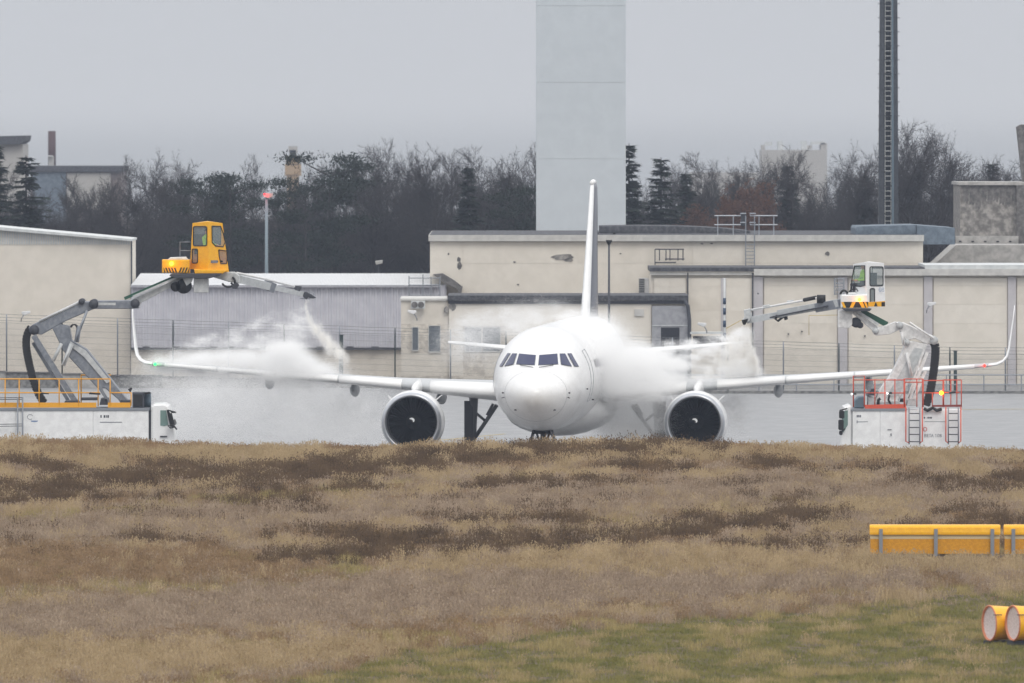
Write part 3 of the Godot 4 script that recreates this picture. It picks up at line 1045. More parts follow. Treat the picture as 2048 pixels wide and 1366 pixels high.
func masts_and_lamps():
	# tall mast with an inner ladder
	var d := 602.0
	var t := thing("ladder_mast", "tall dark steel mast with a pale ladder running up its middle", "mast", base_at(1777, d))
	var st := mb()
	plate(st, [[1757, 470], [1762, -320], [1768, -320], [1768, 470]], d, d + 1.0, d)
	plate(st, [[1785, 470], [1783, -320], [1793, -320], [1797, 470]], d, d + 1.0, d)
	plate(st, [[1757, ground_row(d)], [1757, 470], [1797, 470], [1797, ground_row(d)]], d, d + 1.0, d)
	obj("shaft", st, M.mast_dark, t)
	st = mb()
	plate(st, [[1768, 470], [1768, -320], [1783, -320], [1785, 470]], d + 0.7, d + 0.95, d)
	obj("back_plate", st, M.mast_dark, t)
	st = mb()
	plate(st, [[1783.5, 470], [1782, -320], [1785, -320], [1788, 470]], d - 0.03, d + 0.1, d)
	obj("cable_duct", st, M.mast_blue, t)
	st = mb()
	for px in [1770, 1782]:
		tube(st, [at(px, 470, d + 0.1), at(px, -320, d + 0.1)], 0.02, 5)
	obj("ladder_rail", st, M.sheet_pale, t)
	for k in 62:
		st = mb()
		tube(st, [at(1770, 462 - k * 10.0, d + 0.1), at(1782, 462 - k * 10.0, d + 0.1)], 0.021, 5)
		obj("rung", st, M.sheet_pale, t)
	for k in 22:
		st = mb()
		slab(st, 1755.5, 1799, 455 - k * 28.0, 456.5 - k * 28.0, d - 0.02, 0.04)
		obj("step_bolt", st, M.mast_dark, t)
	# lamp post in front of the block
	d = 550.0
	t = thing("lamp_post", "slim dark lamp post with a flat cap beside the airliner's fin", "lamp post", base_at(1218, d))
	st = mb(true)
	tube(st, [Vector3(at(1218, 0, d).x, 0, -d), at(1218, 488, d)], [0.085, 0.05], 8)
	obj("pole", st, M.dark_grey, t)
	st = mb(true)
	lathe(st, at(1218, 490, d), Basis(Vector3.RIGHT, Vector3(0, 0, -1), Vector3.UP), [[0.27, 0.0], [0.27, 0.17], [0.2, 0.17], [0.0, 0.05]], 12)
	obj("lamp_head", st, M.black, t)
	# thin grey light pole with a red obstruction light at the wood's edge
	d = 640.0
	t = thing("light_pole", "thin pale pole with a red obstruction light before the dark wood", "lamp post", base_at(533, d))
	st = mb(true)
	tube(st, [Vector3(at(533, 0, d).x, 0, -d), at(533, 395, d)], [0.13, 0.085], 8)
	obj("pole", st, plain(Color(0.50, 0.56, 0.60), 0.6), t)
	st = mb()
	plate(st, [[528, 388], [546, 386], [546, 393], [536, 396], [528, 393]], d - 0.2, d + 0.2, d)
	obj("lamp_head", st, M.far_white, t)
	lamp("red_light", at(529.5, 388, d - 0.35), 0.055, Color(1.0, 0.1, 0.12), 4.0, 0.3, t)
	# striped pole beside the garages
	d = 553.0
	t = thing("striped_pole", "slim white pole with dark blue bands beside the garage doors", "pole", base_at(1449, d))
	st = mb(true)
	tube(st, [Vector3(at(1449, 0, d).x, 0, -d), at(1449, 556, d)], 0.055, 8)
	obj("pole", st, M.sheet_pale, t)
	for q in [[596, 608], [616, 629], [641, 654], [666, 676]]:
		st = mb(true)
		tube(st, [at(1449, q[0], d - 0.01), at(1449, q[1], d - 0.01)], 0.085, 8)
		obj("band", st, plain(Color(0.22, 0.29, 0.38), 0.6), t)
	street_lamp(1863, 611, 560.0, "white wall lamp on a pilaster right of the white operator's cab", 1.0)
	street_lamp(1404, 652, 552.5, "white lamp head over the flat canopy beside the grey portal", -1.0)
	street_lamp(824, 627, 552.0, "white lamp head below the two fan air conditioner", -1.0)
	street_lamp(52, 629, 570.0, "white lamp head on the wall of the tall beige hall", 1.0)
	# small floodlight among the trees
	t = thing("floodlight", "small white floodlight on a stem in front of the dark wood", "lamp", base_at(757, 625))
	st = mb()
	plate(st, [[750, 522], [765, 520], [765, 527], [752, 530]], 625.0, 625.5, 625.0, 0.03)
	obj("lamp_head", st, M.far_white, t)
	st = mb(true)
	tube(st, [Vector3(at(757, 0, 625.3).x, 0, -625.3), at(757, 526, 625.3)], 0.05, 6)
	obj("stem", st, M.dark_grey, t)
# ---------------------------------------------------------------- trees
func stick(st: SurfaceTool, a: Vector3, b: Vector3, r0: float, r1: float, sides := 3):
	var t := (b - a).normalized()
	var u := t.cross(Vector3.UP if absf(t.y) < 0.9 else Vector3.RIGHT).normalized()
	var v := t.cross(u)
	for k in sides:
		var w0 := TAU * k / sides
		var w1 := TAU * (k + 1) / sides
		var o0 := u * cos(w0) + v * sin(w0)
		var o1 := u * cos(w1) + v * sin(w1)
		quad(st, a + o0 * r0, a + o1 * r0, b + o1 * r1, b + o0 * r1, o0 + o1)

func any_way() -> Vector3:
	return Vector3(rng.randfn(), rng.randfn(), rng.randfn()).normalized()

func limb(st: SurfaceTool, fine: SurfaceTool, leaves, p: Vector3, dir: Vector3, length: float, r: float, level: int):
	var seg := 4 if level < 2 else 3
	var q := p
	var dd := dir
	for i in seg:
		var n := q + dd * length / seg
		var r0 := r * (1.0 - 0.75 * i / seg)
		var r1 := r * (1.0 - 0.75 * (i + 1) / seg)
		stick(st if level < 2 else fine, q, n, r0, r1, 5 if level == 0 else 3)
		if level < 3:
			var kids: int = [2, 3, 3][level]
			for k in kids:
				if i == 0 and level == 0 and k == 0:
					continue
				var side := any_way()
				side = (side - dd * side.dot(dd)).normalized()
				var nd := (dd * rng.randf_range(0.55, 1.0) + side * rng.randf_range(0.5, 0.95) + Vector3.UP * 0.22).normalized()
				limb(st, fine, leaves, q.lerp(n, rng.randf()), nd, length * rng.randf_range(0.34, 0.58), r1 * 0.6 + 0.008, level + 1)
		else:
			for k in 3:
				var nd := (dd + any_way() * 0.8).normalized()
				var tip := n + nd * rng.randf_range(0.2, 0.5)
				var w := nd.cross(any_way()).normalized() * 0.011
				tri(fine, n - w, n + w, tip, w.cross(nd))
				if leaves:
					for z in 3:
						var c: Vector3 = n.lerp(tip, rng.randf())
						var e := any_way() * 0.12
						var g := any_way() * 0.09
						tri(leaves, c, c + e, c + g, e.cross(g))
		q = n
		dd = (dd + any_way() * 0.22 + Vector3.UP * 0.05).normalized()

func bare_tree_meshes(sd: int, tall: float, spread: float, leafy := false) -> Array:
	rng.seed = sd
	var trunk := mb(true)
	var fine := mb()
	var leaves = mb() if leafy else null
	var q := Vector3.ZERO
	var dd := Vector3.UP
	var seg := 7
	var fork := rng.randi_range(2, 3)
	for i in seg:
		var n := q + dd * tall * 0.8 / seg
		var r0 := 0.25 * (1.0 - 0.85 * i / seg)
		var r1 := 0.25 * (1.0 - 0.85 * (i + 1) / seg)
		stick(trunk, q, n, r0, r1, 7)
		if i >= fork - 1:
			for k in 3:
				var w := rng.randf() * TAU
				var out := Vector3(cos(w), 0, sin(w))
				var nd := (out * spread + Vector3.UP * rng.randf_range(0.5, 1.1)).normalized()
				limb(trunk, fine, leaves, q.lerp(n, rng.randf()), nd, tall * rng.randf_range(0.3, 0.46) * (1.2 - 0.65 * i / seg), r1 * 0.55 + 0.035, 1)
		q = n
		dd = (dd + any_way() * 0.1 + Vector3.UP * 0.2).normalized()
	limb(trunk, fine, leaves, q, dd, tall * 0.24, 0.035, 1)
	var out := []
	for s in [trunk, fine, leaves]:
		if s:
			s.generate_normals()
			out.append(s.commit())
	return out

func conifer_meshes(sd: int, tall: float, wide: float) -> Array:
	rng.seed = sd
	var trunk := mb(true)
	stick(trunk, Vector3.ZERO, Vector3(0, tall, 0), 0.18, 0.02, 7)
	var crown := mb()
	var levels := int(tall * 2.6)
	for l in levels:
		var u := l / float(levels)
		var y := tall * (0.06 + 0.94 * u)
		var reach := wide * pow(1.0 - u, 0.8) * rng.randf_range(0.72, 1.1) + 0.12
		var n := 10 if u < 0.8 else 6
		for k in n:
			var w := TAU * (k + rng.randf() * 0.8) / n + l * 1.7
			var lift := rng.randf_range(-0.55, 0.55) * (1.0 - 0.5 * u)
			var out := Vector3(cos(w), 0, sin(w))
			var len := reach * rng.randf_range(0.5, 1.12)
			var droop := 0.28 - 0.35 * u
			for f in 26:
				var s := (f + rng.randf()) / 26.0
				var c := Vector3(0, minf(y + lift, tall * 0.99), 0) + out * len * s + Vector3(0, -droop * len * s * s, 0)
				var side := out.cross(Vector3.UP) * (1.0 if f % 2 else -1.0)
				var tip := c + (out * 0.6 + side * rng.randf_range(0.2, 1.0) + Vector3.UP * rng.randf_range(-0.45, 0.15)).normalized() * rng.randf_range(0.3, 0.6) * (1.1 - 0.4 * s)
				var wd := Vector3.UP.cross(tip - c).normalized() * 0.09 + Vector3(0, rng.randf_range(-0.05, 0.05), 0)
				var g := rng.randf_range(0.7, 1.25)
				crown.set_color(Color(0.016 * g, 0.026 * g, 0.019 * g))
				tri(crown, c - wd, c + wd, tip, Vector3.UP)
	trunk.generate_normals()
	crown.generate_normals()
	return [trunk.commit(), crown.commit()]

func pine_meshes(sd: int, tall: float) -> Array:
	rng.seed = sd
	var trunk := mb(true)
	var crown := mb()
	var q := Vector3.ZERO
	for i in 6:
		var n := q + Vector3(rng.randf_range(-0.15, 0.15), tall * 0.155, rng.randf_range(-0.1, 0.1))
		stick(trunk, q, n, 0.2 - i * 0.025, 0.175 - i * 0.025, 7)
		if i > 1:
			for k in 4:
				var w := rng.randf() * TAU
				var tip := n + Vector3(cos(w) * 1.0, rng.randf_range(0.1, 0.7), sin(w)) * rng.randf_range(0.8, 2.3)
				stick(trunk, n, tip, 0.06, 0.02, 4)
				for f in 330:
					var c := tip + Vector3(rng.randfn() * 0.6, rng.randfn() * 0.17, rng.randfn() * 0.6)
					var d := (any_way() + Vector3.UP * 0.5).normalized() * 0.26
					var wd := d.cross(any_way()).normalized() * 0.05
					var g := rng.randf_range(0.7, 1.3)
					crown.set_color(Color(0.017 * g, 0.027 * g, 0.021 * g))
					tri(crown, c - wd, c + wd, c + d, wd.cross(d))
		q = n
	trunk.generate_normals()
	crown.generate_normals()
	return [trunk.commit(), crown.commit()]

func mesh_part(called: String, mesh: Mesh, m: Material, parent: Node) -> MeshInstance3D:
	var o := MeshInstance3D.new()
	o.name = called
	o.mesh = mesh
	o.material_override = m
	parent.add_child(o, true)
	return o

func plant(source: Node3D, px: float, top: float, d: float, tall: float, label: String, group: String, turn: float) -> Node3D:
	# the first use moves the source itself, later ones are copies
	var o := source
	if source.has_meta("group"):
		o = source.duplicate()
		o.name = numbered(source.get_meta("kind_name"))
		add_child(o)
	else:
		add_child(source)
	var want := EYE - (top - 8.0 - HORIZON) * d / FOCAL
	o.position = Vector3((px - 1024.0) * d / FOCAL, -0.02, -d)
	o.rotation.y = turn
	var box_of := (source.get_child(1) as MeshInstance3D).mesh.get_aabb()
	var k := want / maxf(box_of.end.y, (source.get_child(0) as MeshInstance3D).mesh.get_aabb().end.y)
	var slim := 0.86 if group.begins_with("leafless") else 0.95
	o.scale = Vector3(k * slim, k, k * slim)
	tag(o, label, "tree", group)
	return o

func tree_source(kind: String, meshes: Array, mats: Array, parts: Array) -> Node3D:
	var o := Node3D.new()
	o.name = numbered(kind)
	o.set_meta("kind_name", kind)
	for k in meshes.size():
		mesh_part(parts[k], meshes[k], mats[k], o)
	return o

func wood_label(px: float) -> String:
	for q in [[120, "leafless tree behind the tall beige hall"], [250, "leafless tree in front of the distant flat roofed works"], [470, "leafless tree of the wood behind the yellow cab"], [600, "leafless tree beside the pole with the red light"], [720, "leafless tree next to the flat crowned pine"], [900, "broad leafless tree above the white roofed shed"], [1080, "leafless tree just left of the pale tower"], [1420, "leafless tree between tower firs and the withered brown trees"], [1520, "leafless tree rising behind the roof ladder's guard rail"], [1660, "leafless tree in front of the hazy industrial block"], [1760, "leafless tree just left of the ladder mast"], [1920, "tall leafless tree just right of the ladder mast"]]:
		if px < q[0]:
			return q[1]
	return "leafless tree showing above the stained concrete block"

func woods():
	var bare := []
	for k in 6:
		var ms := bare_tree_meshes(101 + k * 7, 12.0, [0.8, 1.05, 0.7, 1.2, 0.95, 0.6][k])
		bare.append(tree_source("bare_tree", ms, [M.bark, M.twig], ["trunk", "crown"]))
	var brown := tree_source("brown_leaved_tree", bare_tree_meshes(207, 10.0, 0.9, true), [M.bark, M.twig, M.brown_leaf], ["trunk", "crown", "foliage"])
	var fir := tree_source("fir_tree", conifer_meshes(301, 11.0, 2.2), [M.bark, M.needle], ["trunk", "crown"])
	var fir_wide := tree_source("fir_tree", conifer_meshes(302, 10.0, 3.4), [M.bark, M.needle], ["trunk", "crown"])
	var pine := tree_source("pine_tree", pine_meshes(401, 11.0), [M.bark, M.needle], ["trunk", "crown"])
	rng.seed = 77
	# [picture column, top row, distance]
	var line := [[118, 372, 690], [160, 348, 705], [205, 352, 690], [262, 312, 680], [305, 296, 690], [345, 300, 700], [388, 318, 684], [425, 345, 694], [470, 372, 690], [506, 310, 705], [556, 352, 690], [612, 318, 700], [668, 300, 692], [704, 318, 705], [735, 286, 684], [772, 278, 690], [812, 284, 702], [850, 300, 690], [884, 286, 684], [915, 300, 700], [958, 288, 690], [985, 318, 704], [1014, 330, 690], [1052, 268, 668], [1300, 352, 700], [1352, 330, 694], [1392, 300, 684], [1418, 322, 700], [1466, 318, 692], [1500, 316, 684], [1538, 300, 696], [1572, 292, 680], [1606, 345, 700], [1648, 352, 690], [1682, 320, 702], [1718, 278, 676], [1746, 300, 694], [1812, 262, 680], [1838, 236, 672], [1872, 250, 690], [1902, 262, 678], [1936, 330, 700], [1968, 318, 690], [1996, 312, 684], [2030, 318, 700], [20, 330, 700], [70, 360, 704], [-40, 340, 690], [2085, 320, 690]]
	for k in line.size():
		var q = line[k]
		plant(bare[k % 6], q[0], q[1], q[2], 12.4, wood_label(q[0]), "leafless trees of the wood", rng.randf() * TAU)
	for q in [[1438, 372, 672], [1478, 360, 676], [1420, 425, 664], [1510, 420, 668], [1392, 412, 670]]:
		plant(brown, q[0], q[1], q[2], 10.2, "tree with withered red brown leaves right of the pale tower", "trees with withered brown leaves", rng.randf() * TAU)
	var fir_at := [[52, 318, 650, "broad dark fir behind the roof of the tall beige hall"], [936, 340, 676, "dark pointed fir among the leafless trees left of the pale tower"], [1008, 360, 680, "small dark fir between a pointed fir and the pale tower"], [1258, 294, 662, "tall dark fir half hidden by the right edge of the tower"], [1322, 322, 666, "dark fir standing free to the right of the tower's fir"], [1372, 352, 676, "small dark fir before the withered brown trees"], [1575, 336, 684, "dark fir below the hazy industrial block"], [1730, 356, 676, "dark fir left of the ladder mast"], [-8, 296, 660, "tall dark fir in front of the distant white house"], [1985, 332, 690, "small dark fir above the stained concrete block"]]
	for k in fir_at.size():
		var q = fir_at[k]
		plant(fir_wide if k in [0, 4] else fir, q[0], q[1], q[2], 10.0 if k in [0, 4] else 11.0, q[3], "fir trees of the wood", rng.randf() * TAU)
	plant(pine, 655, 304, 668, 11.0, "flat crowned dark pine beside the faint ochre tower", "pines of the wood", 0.4)
	plant(pine, 618, 352, 664, 11.0, "lower dark pine in front of the flat crowned pine", "pines of the wood", 2.4)
	plant(pine, 462, 346, 672, 11.0, "dense dark pine behind the yellow cab", "pines of the wood", 1.3)
	plant(pine, 404, 358, 676, 11.0, "dense dark pine left of the one behind the yellow cab", "pines of the wood", 5.2)
	plant(pine, 1050, 372, 664, 11.0, "dark pine at the left foot of the pale tower", "pines of the wood", 4.1)
	# the mass of the wood behind: far trunks and thicket that nobody could count
	for v in 4:
		var src: Node3D = bare[v]
		for part in 2:
			var mm := MultiMesh.new()
			mm.transform_format = MultiMesh.TRANSFORM_3D
			mm.mesh = (src.get_child(part) as MeshInstance3D).mesh
			mm.instance_count = 70
			rng.seed = 900 + v
			for i in 70:
				var d := rng.randf_range(695.0, 860.0)
				var x := rng.randf_range(-46.0, 46.0)
				var k := rng.randf_range(0.36, 0.58)
				mm.set_instance_transform(i, Transform3D(Basis(Vector3.UP, rng.randf() * TAU).scaled(Vector3.ONE * k), Vector3(x, 0, -d)))
			var o := MultiMeshInstance3D.new()
			o.name = numbered("deep_wood")
			o.multimesh = mm
			o.material_override = M.bark if part == 0 else M.twig
			add_child(o)
			tag(o, "dark mass of leafless trees deep in the wood", "wood", "deep wood", "stuff")
	# undergrowth
	rng.seed = 951
	var st := mb()
	for i in 420:
		var w := rng.randf() * TAU
		var p := Vector3(rng.randfn() * 0.5, 0, rng.randfn() * 0.5)
		var tip := p + Vector3(cos(w) * 0.5, rng.randf_range(1.2, 3.0), sin(w) * 0.5)
		var s := (tip - p).cross(any_way()).normalized() * 0.016
		tri(st, p - s, p + s, tip, s.cross(tip - p))
		for k in 3:
			var b := p.lerp(tip, rng.randf_range(0.3, 0.95))
			var e := b + any_way() * 0.5
			tri(st, b - s, b + s, e, s.cross(e - b))
	st.generate_normals()
	var thicket := st.commit()
	var mm := MultiMesh.new()
	mm.transform_format = MultiMesh.TRANSFORM_3D
	mm.mesh = thicket
	mm.instance_count = 520
	for i in 520:
		var d := rng.randf_range(650.0, 850.0)
		mm.set_instance_transform(i, Transform3D(Basis(Vector3.UP, rng.randf() * TAU).scaled(Vector3.ONE * rng.randf_range(0.8, 1.9)), Vector3(rng.randf_range(-46, 46), 0, -d)))
	var o := MultiMeshInstance3D.new()
	o.name = "thicket"
	o.multimesh = mm
	o.material_override = M.twig
	add_child(o)
	tag(o, "dense brushwood between the trunks of the wood", "undergrowth", "", "stuff")

# ---------------------------------------------------------------- airliner
const NOSE := [[0.0, 0.0, -0.55, -0.55, -0.55], [0.03, 0.19, -0.38, -0.72, -0.55], [0.1, 0.35, -0.27, -0.86, -0.55], [0.25, 0.55, -0.12, -1.03, -0.54], [0.5, 0.79, 0.05, -1.21, -0.52], [1.0, 1.10, 0.31, -1.47, -0.48], [1.6, 1.36, 0.62, -1.66, -0.42], [2.4, 1.60, 1.14, -1.82, -0.33], [3.2, 1.76, 1.58, -1.92, -0.24], [4.2, 1.88, 1.88, -2.0, -0.12], [5.5, 1.96, 2.03, -2.05, -0.03], [7.0, 1.975, 2.07, -2.07, 0.0], [24.0, 1.975, 2.07, -2.07, 0.0], [26.5, 1.92, 2.07, -1.85, 0.06], [29.0, 1.68, 2.06, -1.25, 0.3], [32.0, 1.22, 2.0, -0.25, 0.8], [35.0, 0.68, 1.82, 0.72, 1.25], [37.0, 0.3, 1.56, 1.1, 1.33], [37.5, 0.12, 1.42, 1.22, 1.33]]
const MID := 4.1            # height of the fuselage axis above the apron

func hull(a: float) -> Array:
	# half width, top, bottom, height of the widest line at a metres behind the nose tip
	var n := NOSE.size()
	var i := 0
	while i < n - 2 and a > NOSE[i + 1][0]:
		i += 1
	var x0: float = NOSE[i][0]
	var x1: float = NOSE[i + 1][0]
	var t := clampf((a - x0) / (x1 - x0), 0.0, 1.0)
	var out := []
	for c in range(1, 5):
		var y0: float = NOSE[i][c]
		var y1: float = NOSE[i + 1][c]
		var s := (y1 - y0) / (x1 - x0)
		var m0 := s
		var m1 := s
		if i > 0:
			var sp: float = (y0 - NOSE[i - 1][c]) / (x0 - NOSE[i - 1][0])
			m0 = 0.0 if sp * s <= 0.0 else 2.0 * sp * s / (sp + s)
		if i < n - 2:
			var sn: float = (NOSE[i + 2][c] - y1) / (NOSE[i + 2][0] - x1)
			m1 = 0.0 if sn * s <= 0.0 else 2.0 * sn * s / (sn + s)
		var h := x1 - x0
		var t2 := t * t
		var t3 := t2 * t
		out.append((2 * t3 - 3 * t2 + 1) * y0 + (t3 - 2 * t2 + t) * h * m0 + (-2 * t3 + 3 * t2) * y1 + (t3 - t2) * h * m1)
	return out

func skin(a: float, w: float, off := 0.0) -> Vector3:
	# a point on the fuselage: w is the angle from the right-hand side, upwards
	var h := hull(a)
	var ry: float = (h[1] - h[3]) if sin(w) >= 0.0 else (h[3] - h[2])
	return Vector3(cos(w) * (h[0] + off), MID + h[3] + sin(w) * (ry + off), -a)

func on_nose(x: float, z: float, off: float) -> Vector3:
	# where the nose is met coming straight from ahead at x, z
	var lo := 0.0
	var hi := 7.0
	for k in 26:
		var a := (lo + hi) * 0.5
		var h := hull(a)
		var ry: float = (h[1] - h[3]) if z >= h[3] else (h[3] - h[2])
		if pow(x / maxf(h[0], 1e-4), 2.0) + pow((z - h[3]) / maxf(ry, 1e-4), 2.0) <= 1.0:
			hi = a
		else:
			lo = a
	var h := hull(hi)
	var n := Vector3(x / (h[0] * h[0] + 0.01), (z - h[3]) / 4.0, 0.35).normalized()
	return Vector3(x, MID + z, -hi) + n * off

func foil(le: Vector3, chord: float, thick: float, up: Vector3, from := 0.0, to := 1.0, grow := 0.0, n := 11) -> Array:
	# a wing section: leading edge point, chord runs aft (-z)
	var ring := []
	var us := []
	for i in n + 1:
		us.append(lerpf(from, to, 0.5 * (1.0 - cos(PI * i / n)) if to > 0.5 else pow(i / float(n), 2.0)))
	for side in [1.0, -1.0]:
		for i in n + 1:
			var u: float = us[n - i] if side > 0.0 else us[i]
			if side < 0.0 and i == 0:
				continue
			if side < 0.0 and i == n and to >= 1.0:
				continue
			var yt := 5.0 * thick * (0.2969 * sqrt(u) - 0.126 * u - 0.3516 * u * u + 0.2843 * u * u * u - 0.1036 * u * u * u * u)
			var camber := 0.05 * u * (1.0 - u)
			ring.append(le + Vector3(0, 0, -u * chord + grow * (1.0 - u * 6.0)) + up * (chord * (camber + side * yt * (1.0 if side > 0.0 else 0.85)) + side * grow))
	return ring

func wing_at(y: float) -> Array:
	# distance of the leading edge behind the nose, chord, height, thickness at y metres from the axis
	var le := 11.55 + (y - 1.98) * 0.521
	var chord := lerpf(6.1, 3.75, (y - 1.98) / 4.42) if y < 6.4 else lerpf(3.75, 1.55, (y - 6.4) / 10.65)
	return [le, chord, MID - 0.78 + (y - 1.98) * 0.0665, lerpf(0.15, 0.108, clampf((y - 1.98) / 10.0, 0.0, 1.0))]

func airliner():
	var root := Node3D.new()
	root.name = numbered("airliner")
	add_child(root)
	var where := at(1067, 700, 399.0)
	root.position = Vector3(where.x, 0, where.z)
	root.rotation.y = deg_to_rad(-4.35)
	tag(root, "white twin engined airliner seen nose on, wrapped in steam", "airplane")
	# fuselage
	var st := mb(true)
	var rings := []
	var stations := [0.004, 0.02, 0.05, 0.1, 0.17, 0.26, 0.38, 0.52, 0.7, 0.9, 1.15, 1.4, 1.7, 2.0, 2.3, 2.6, 2.9, 3.2, 3.6, 4.0, 4.5, 5.0, 5.7, 6.5, 8.0, 10.0, 14.0, 18.0, 22.0, 24.0, 25.2, 26.5, 28.0, 29.5, 31.0, 32.5, 34.0, 35.5, 36.6, 37.3, 37.5]
	for a in stations:
		var ring := []
		for k in 56:
			ring.append(skin(a, TAU * k / 56))
		rings.append(ring)
	loft(st, rings)
	var fus := obj("fuselage", st, M.aircraft_white, root)
	# flight deck windows
	var panes := [[[0.075, 0.99], [0.73, 1.04], [0.80, 0.65], [0.075, 0.62]], [[0.83, 1.04], [1.02, 1.04], [1.30, 0.56], [0.92, 0.64]], [[1.11, 1.04], [1.24, 1.04], [1.54, 0.54], [1.40, 0.55]]]
	for sgn in [-1.0, 1.0]:
		for q in panes:
			st = mb(true)
			var frame := mb(true)
			var n := 6
			for f in [[st, 0.03, 1.0], [frame, 0.016, 1.05]]:
				var g := []
				var cx := 0.0
				var cz := 0.0
				for p in q:
					cx += p[0] * 0.25
					cz += p[1] * 0.25
				for i in n + 1:
					var row := []
					for k in n + 1:
						var u := i / float(n)
						var v := k / float(n)
						var x: float = lerpf(lerpf(q[0][0], q[1][0], u), lerpf(q[3][0], q[2][0], u), v)
						var z: float = lerpf(lerpf(q[0][1], q[1][1], u), lerpf(q[3][1], q[2][1], u), v)
						x = cx + (x - cx) * f[2]
						z = cz + (z - cz) * f[2]
						row.append(on_nose(maxf(x, 0.01) * sgn, z, f[1]))
					g.append(row)
				for i in n:
					for k in n:
						quad(f[0], g[i][k], g[i + 1][k], g[i + 1][k + 1], g[i][k + 1], Vector3(sgn * 0.4, 0.4, 1))
			var p := obj("flight_deck_window", st, M.glass_dark, root)
			obj("frame", frame, M.window_frame, p)
	# wipers
	for sgn in [-1.0, 1.0]:
		st = mb()
		var w := []
		for k in 5:
			w.append(on_nose(sgn * lerpf(0.1, 0.62, k / 4.0), 0.52 + 0.02 * k, 0.05))
		tube(st, w, 0.014, 5)
		obj("wiper", st, M.black, root)
	# cabin windows, doors, probes
	for sgn in [0, 1]:
		for k in 34:
			st = mb()
			var a := 7.2 + k * 0.53
			var w0 := 0.28
			var q := []
			for e in [[-0.11, -0.08], [0.11, -0.08], [0.11, 0.08], [-0.11, 0.08]]:
				var ang: float = w0 + e[1]
				q.append(skin(a + e[0], PI - ang if sgn else ang, 0.012))
			quad(st, q[0], q[1], q[2], q[3], Vector3(-1 if sgn else 1, 0, 0))
			obj("cabin_window", st, M.glass_dark, root)
		for a0 in [4.7, 29.2]:
			st = mb(true)
			var pts := []
			for e in [[0.0, -0.42], [0.82, -0.42], [0.82, 0.62], [0.0, 0.62], [0.0, -0.42]]:
				for s in 4:
					pass
			var outline := []
			for s in 9:
				outline.append(skin(a0, (PI - lerpf(-0.42, 0.62, s / 8.0)) if sgn else lerpf(-0.42, 0.62, s / 8.0), 0.0))
			for s in 9:
				outline.append(skin(a0 + 0.82, (PI - lerpf(0.62, -0.42, s / 8.0)) if sgn else lerpf(0.62, -0.42, s / 8.0), 0.0))
			outline.append(outline[0])
			tube(st, outline, 0.016, 4, false)
			obj("door_outline", st, M.panel_line, root)
	for q in [[-0.62, -0.62], [0.62, -0.62]]:
		st = mb(true)
		var p := on_nose(q[0] * 2.0, q[1], 0.0)
		tube(st, [p, p + Vector3(q[0] * 0.12, -0.02, 0.02), p + Vector3(q[0] * 0.12, -0.02, 0.25)], 0.022, 5)
		obj("pitot_probe", st, M.gear_grey, root)
	for q in [[-0.75, -1.1], [0.75, -1.1], [-1.28, -0.45], [1.28, -0.45], [1.82, -0.35], [1.82, -0.85]]:
		st = mb()
		var p := on_nose(q[0], q[1], 0.01)
		box(st, p, Vector3(0.09, 0.05, 0.06))
		obj("sensor", st, M.gear_dark, root)
	# seam of the radome
	st = mb(true)
	var seam := []
	for k in 41:
		seam.append(skin(1.25, TAU * k / 40, -0.006))
	tube(st, seam, 0.011, 4, false)
	obj("radome_seam", st, M.panel_line, root)
	# belly fairing
	st = mb(true)
	rings = []
	for q in [[10.2, 0.3, 0.25], [10.8, 1.5, 0.7], [11.8, 2.0, 0.95], [14.0, 2.15, 1.05], [17.0, 2.15, 1.05], [19.5, 1.9, 0.9], [21.0, 1.2, 0.6], [22.0, 0.3, 0.25]]:
		var ring := []
		for k in 24:
			var w := TAU * k / 24
			ring.append(Vector3(cos(w) * q[1], MID - 1.45 + sin(w) * q[2], -q[0]))
		rings.append(ring)
	loft(st, rings)
	obj("belly_fairing", st, M.aircraft_white, root)
	# wings with slats, sharklets, fairings, lights, engines, gear
	for sgn in [-1.0, 1.0]:
		st = mb(true)
		rings = []
		for y in [1.2, 1.98, 3.0, 4.2, 5.3, 6.4, 8.0, 10.0, 12.0, 14.0, 15.6, 17.05]:
			var w := wing_at(maxf(y, 1.98))
			rings.append(foil(Vector3(sgn * y, w[2], -w[0]), w[1], w[3], Vector3.UP))
		loft(st, rings)
		var wing := obj("wing", st, M.wing_grey, root)
		for q in [[2.25, 5.15], [6.35, 9.0], [9.06, 11.7], [11.76, 14.2], [14.26, 16.5]]:
			st = mb(true)
			rings = []
			for i in 4:
				var y := lerpf(q[0], q[1], i / 3.0)
				var w := wing_at(y)
				rings.append(foil(Vector3(sgn * y, w[2], -w[0]), w[1], w[3], Vector3.UP, 0.0, 0.14, 0.02, 8))
			loft(st, rings)
			obj("slat", st, M.slat, wing)
		# sharklet
		st = mb(true)
		rings = []
		var w17 := wing_at(17.05)
		for q in [[0.0, 0.0, 0.0, 1.55], [0.33, 0.04, 0.35, 1.42], [0.58, 0.16, 0.75, 1.28], [0.74, 0.36, 1.05, 1.15], [0.82, 0.68, 1.3, 1.04], [0.90, 1.3, 1.65, 0.84], [0.98, 1.95, 2.05, 0.62], [1.02, 2.42, 2.4, 0.42]]:
			var bend: float = clampf(q[1] / 0.6, 0.0, 1.0)
			var up := Vector3(-sgn * sin(bend * 1.45), cos(bend * 1.45), 0)
			rings.append(foil(Vector3(sgn * (17.05 + q[0]), w17[2] + q[1], -w17[0] - q[2] * 0.75), q[3], 0.1, up))
		loft(st, rings)
		obj("sharklet", st, M.aircraft_white, root)
		var lc: Color = Color(0.1, 1.0, 0.35) if sgn < 0 else Color(1.0, 0.16, 0.12)
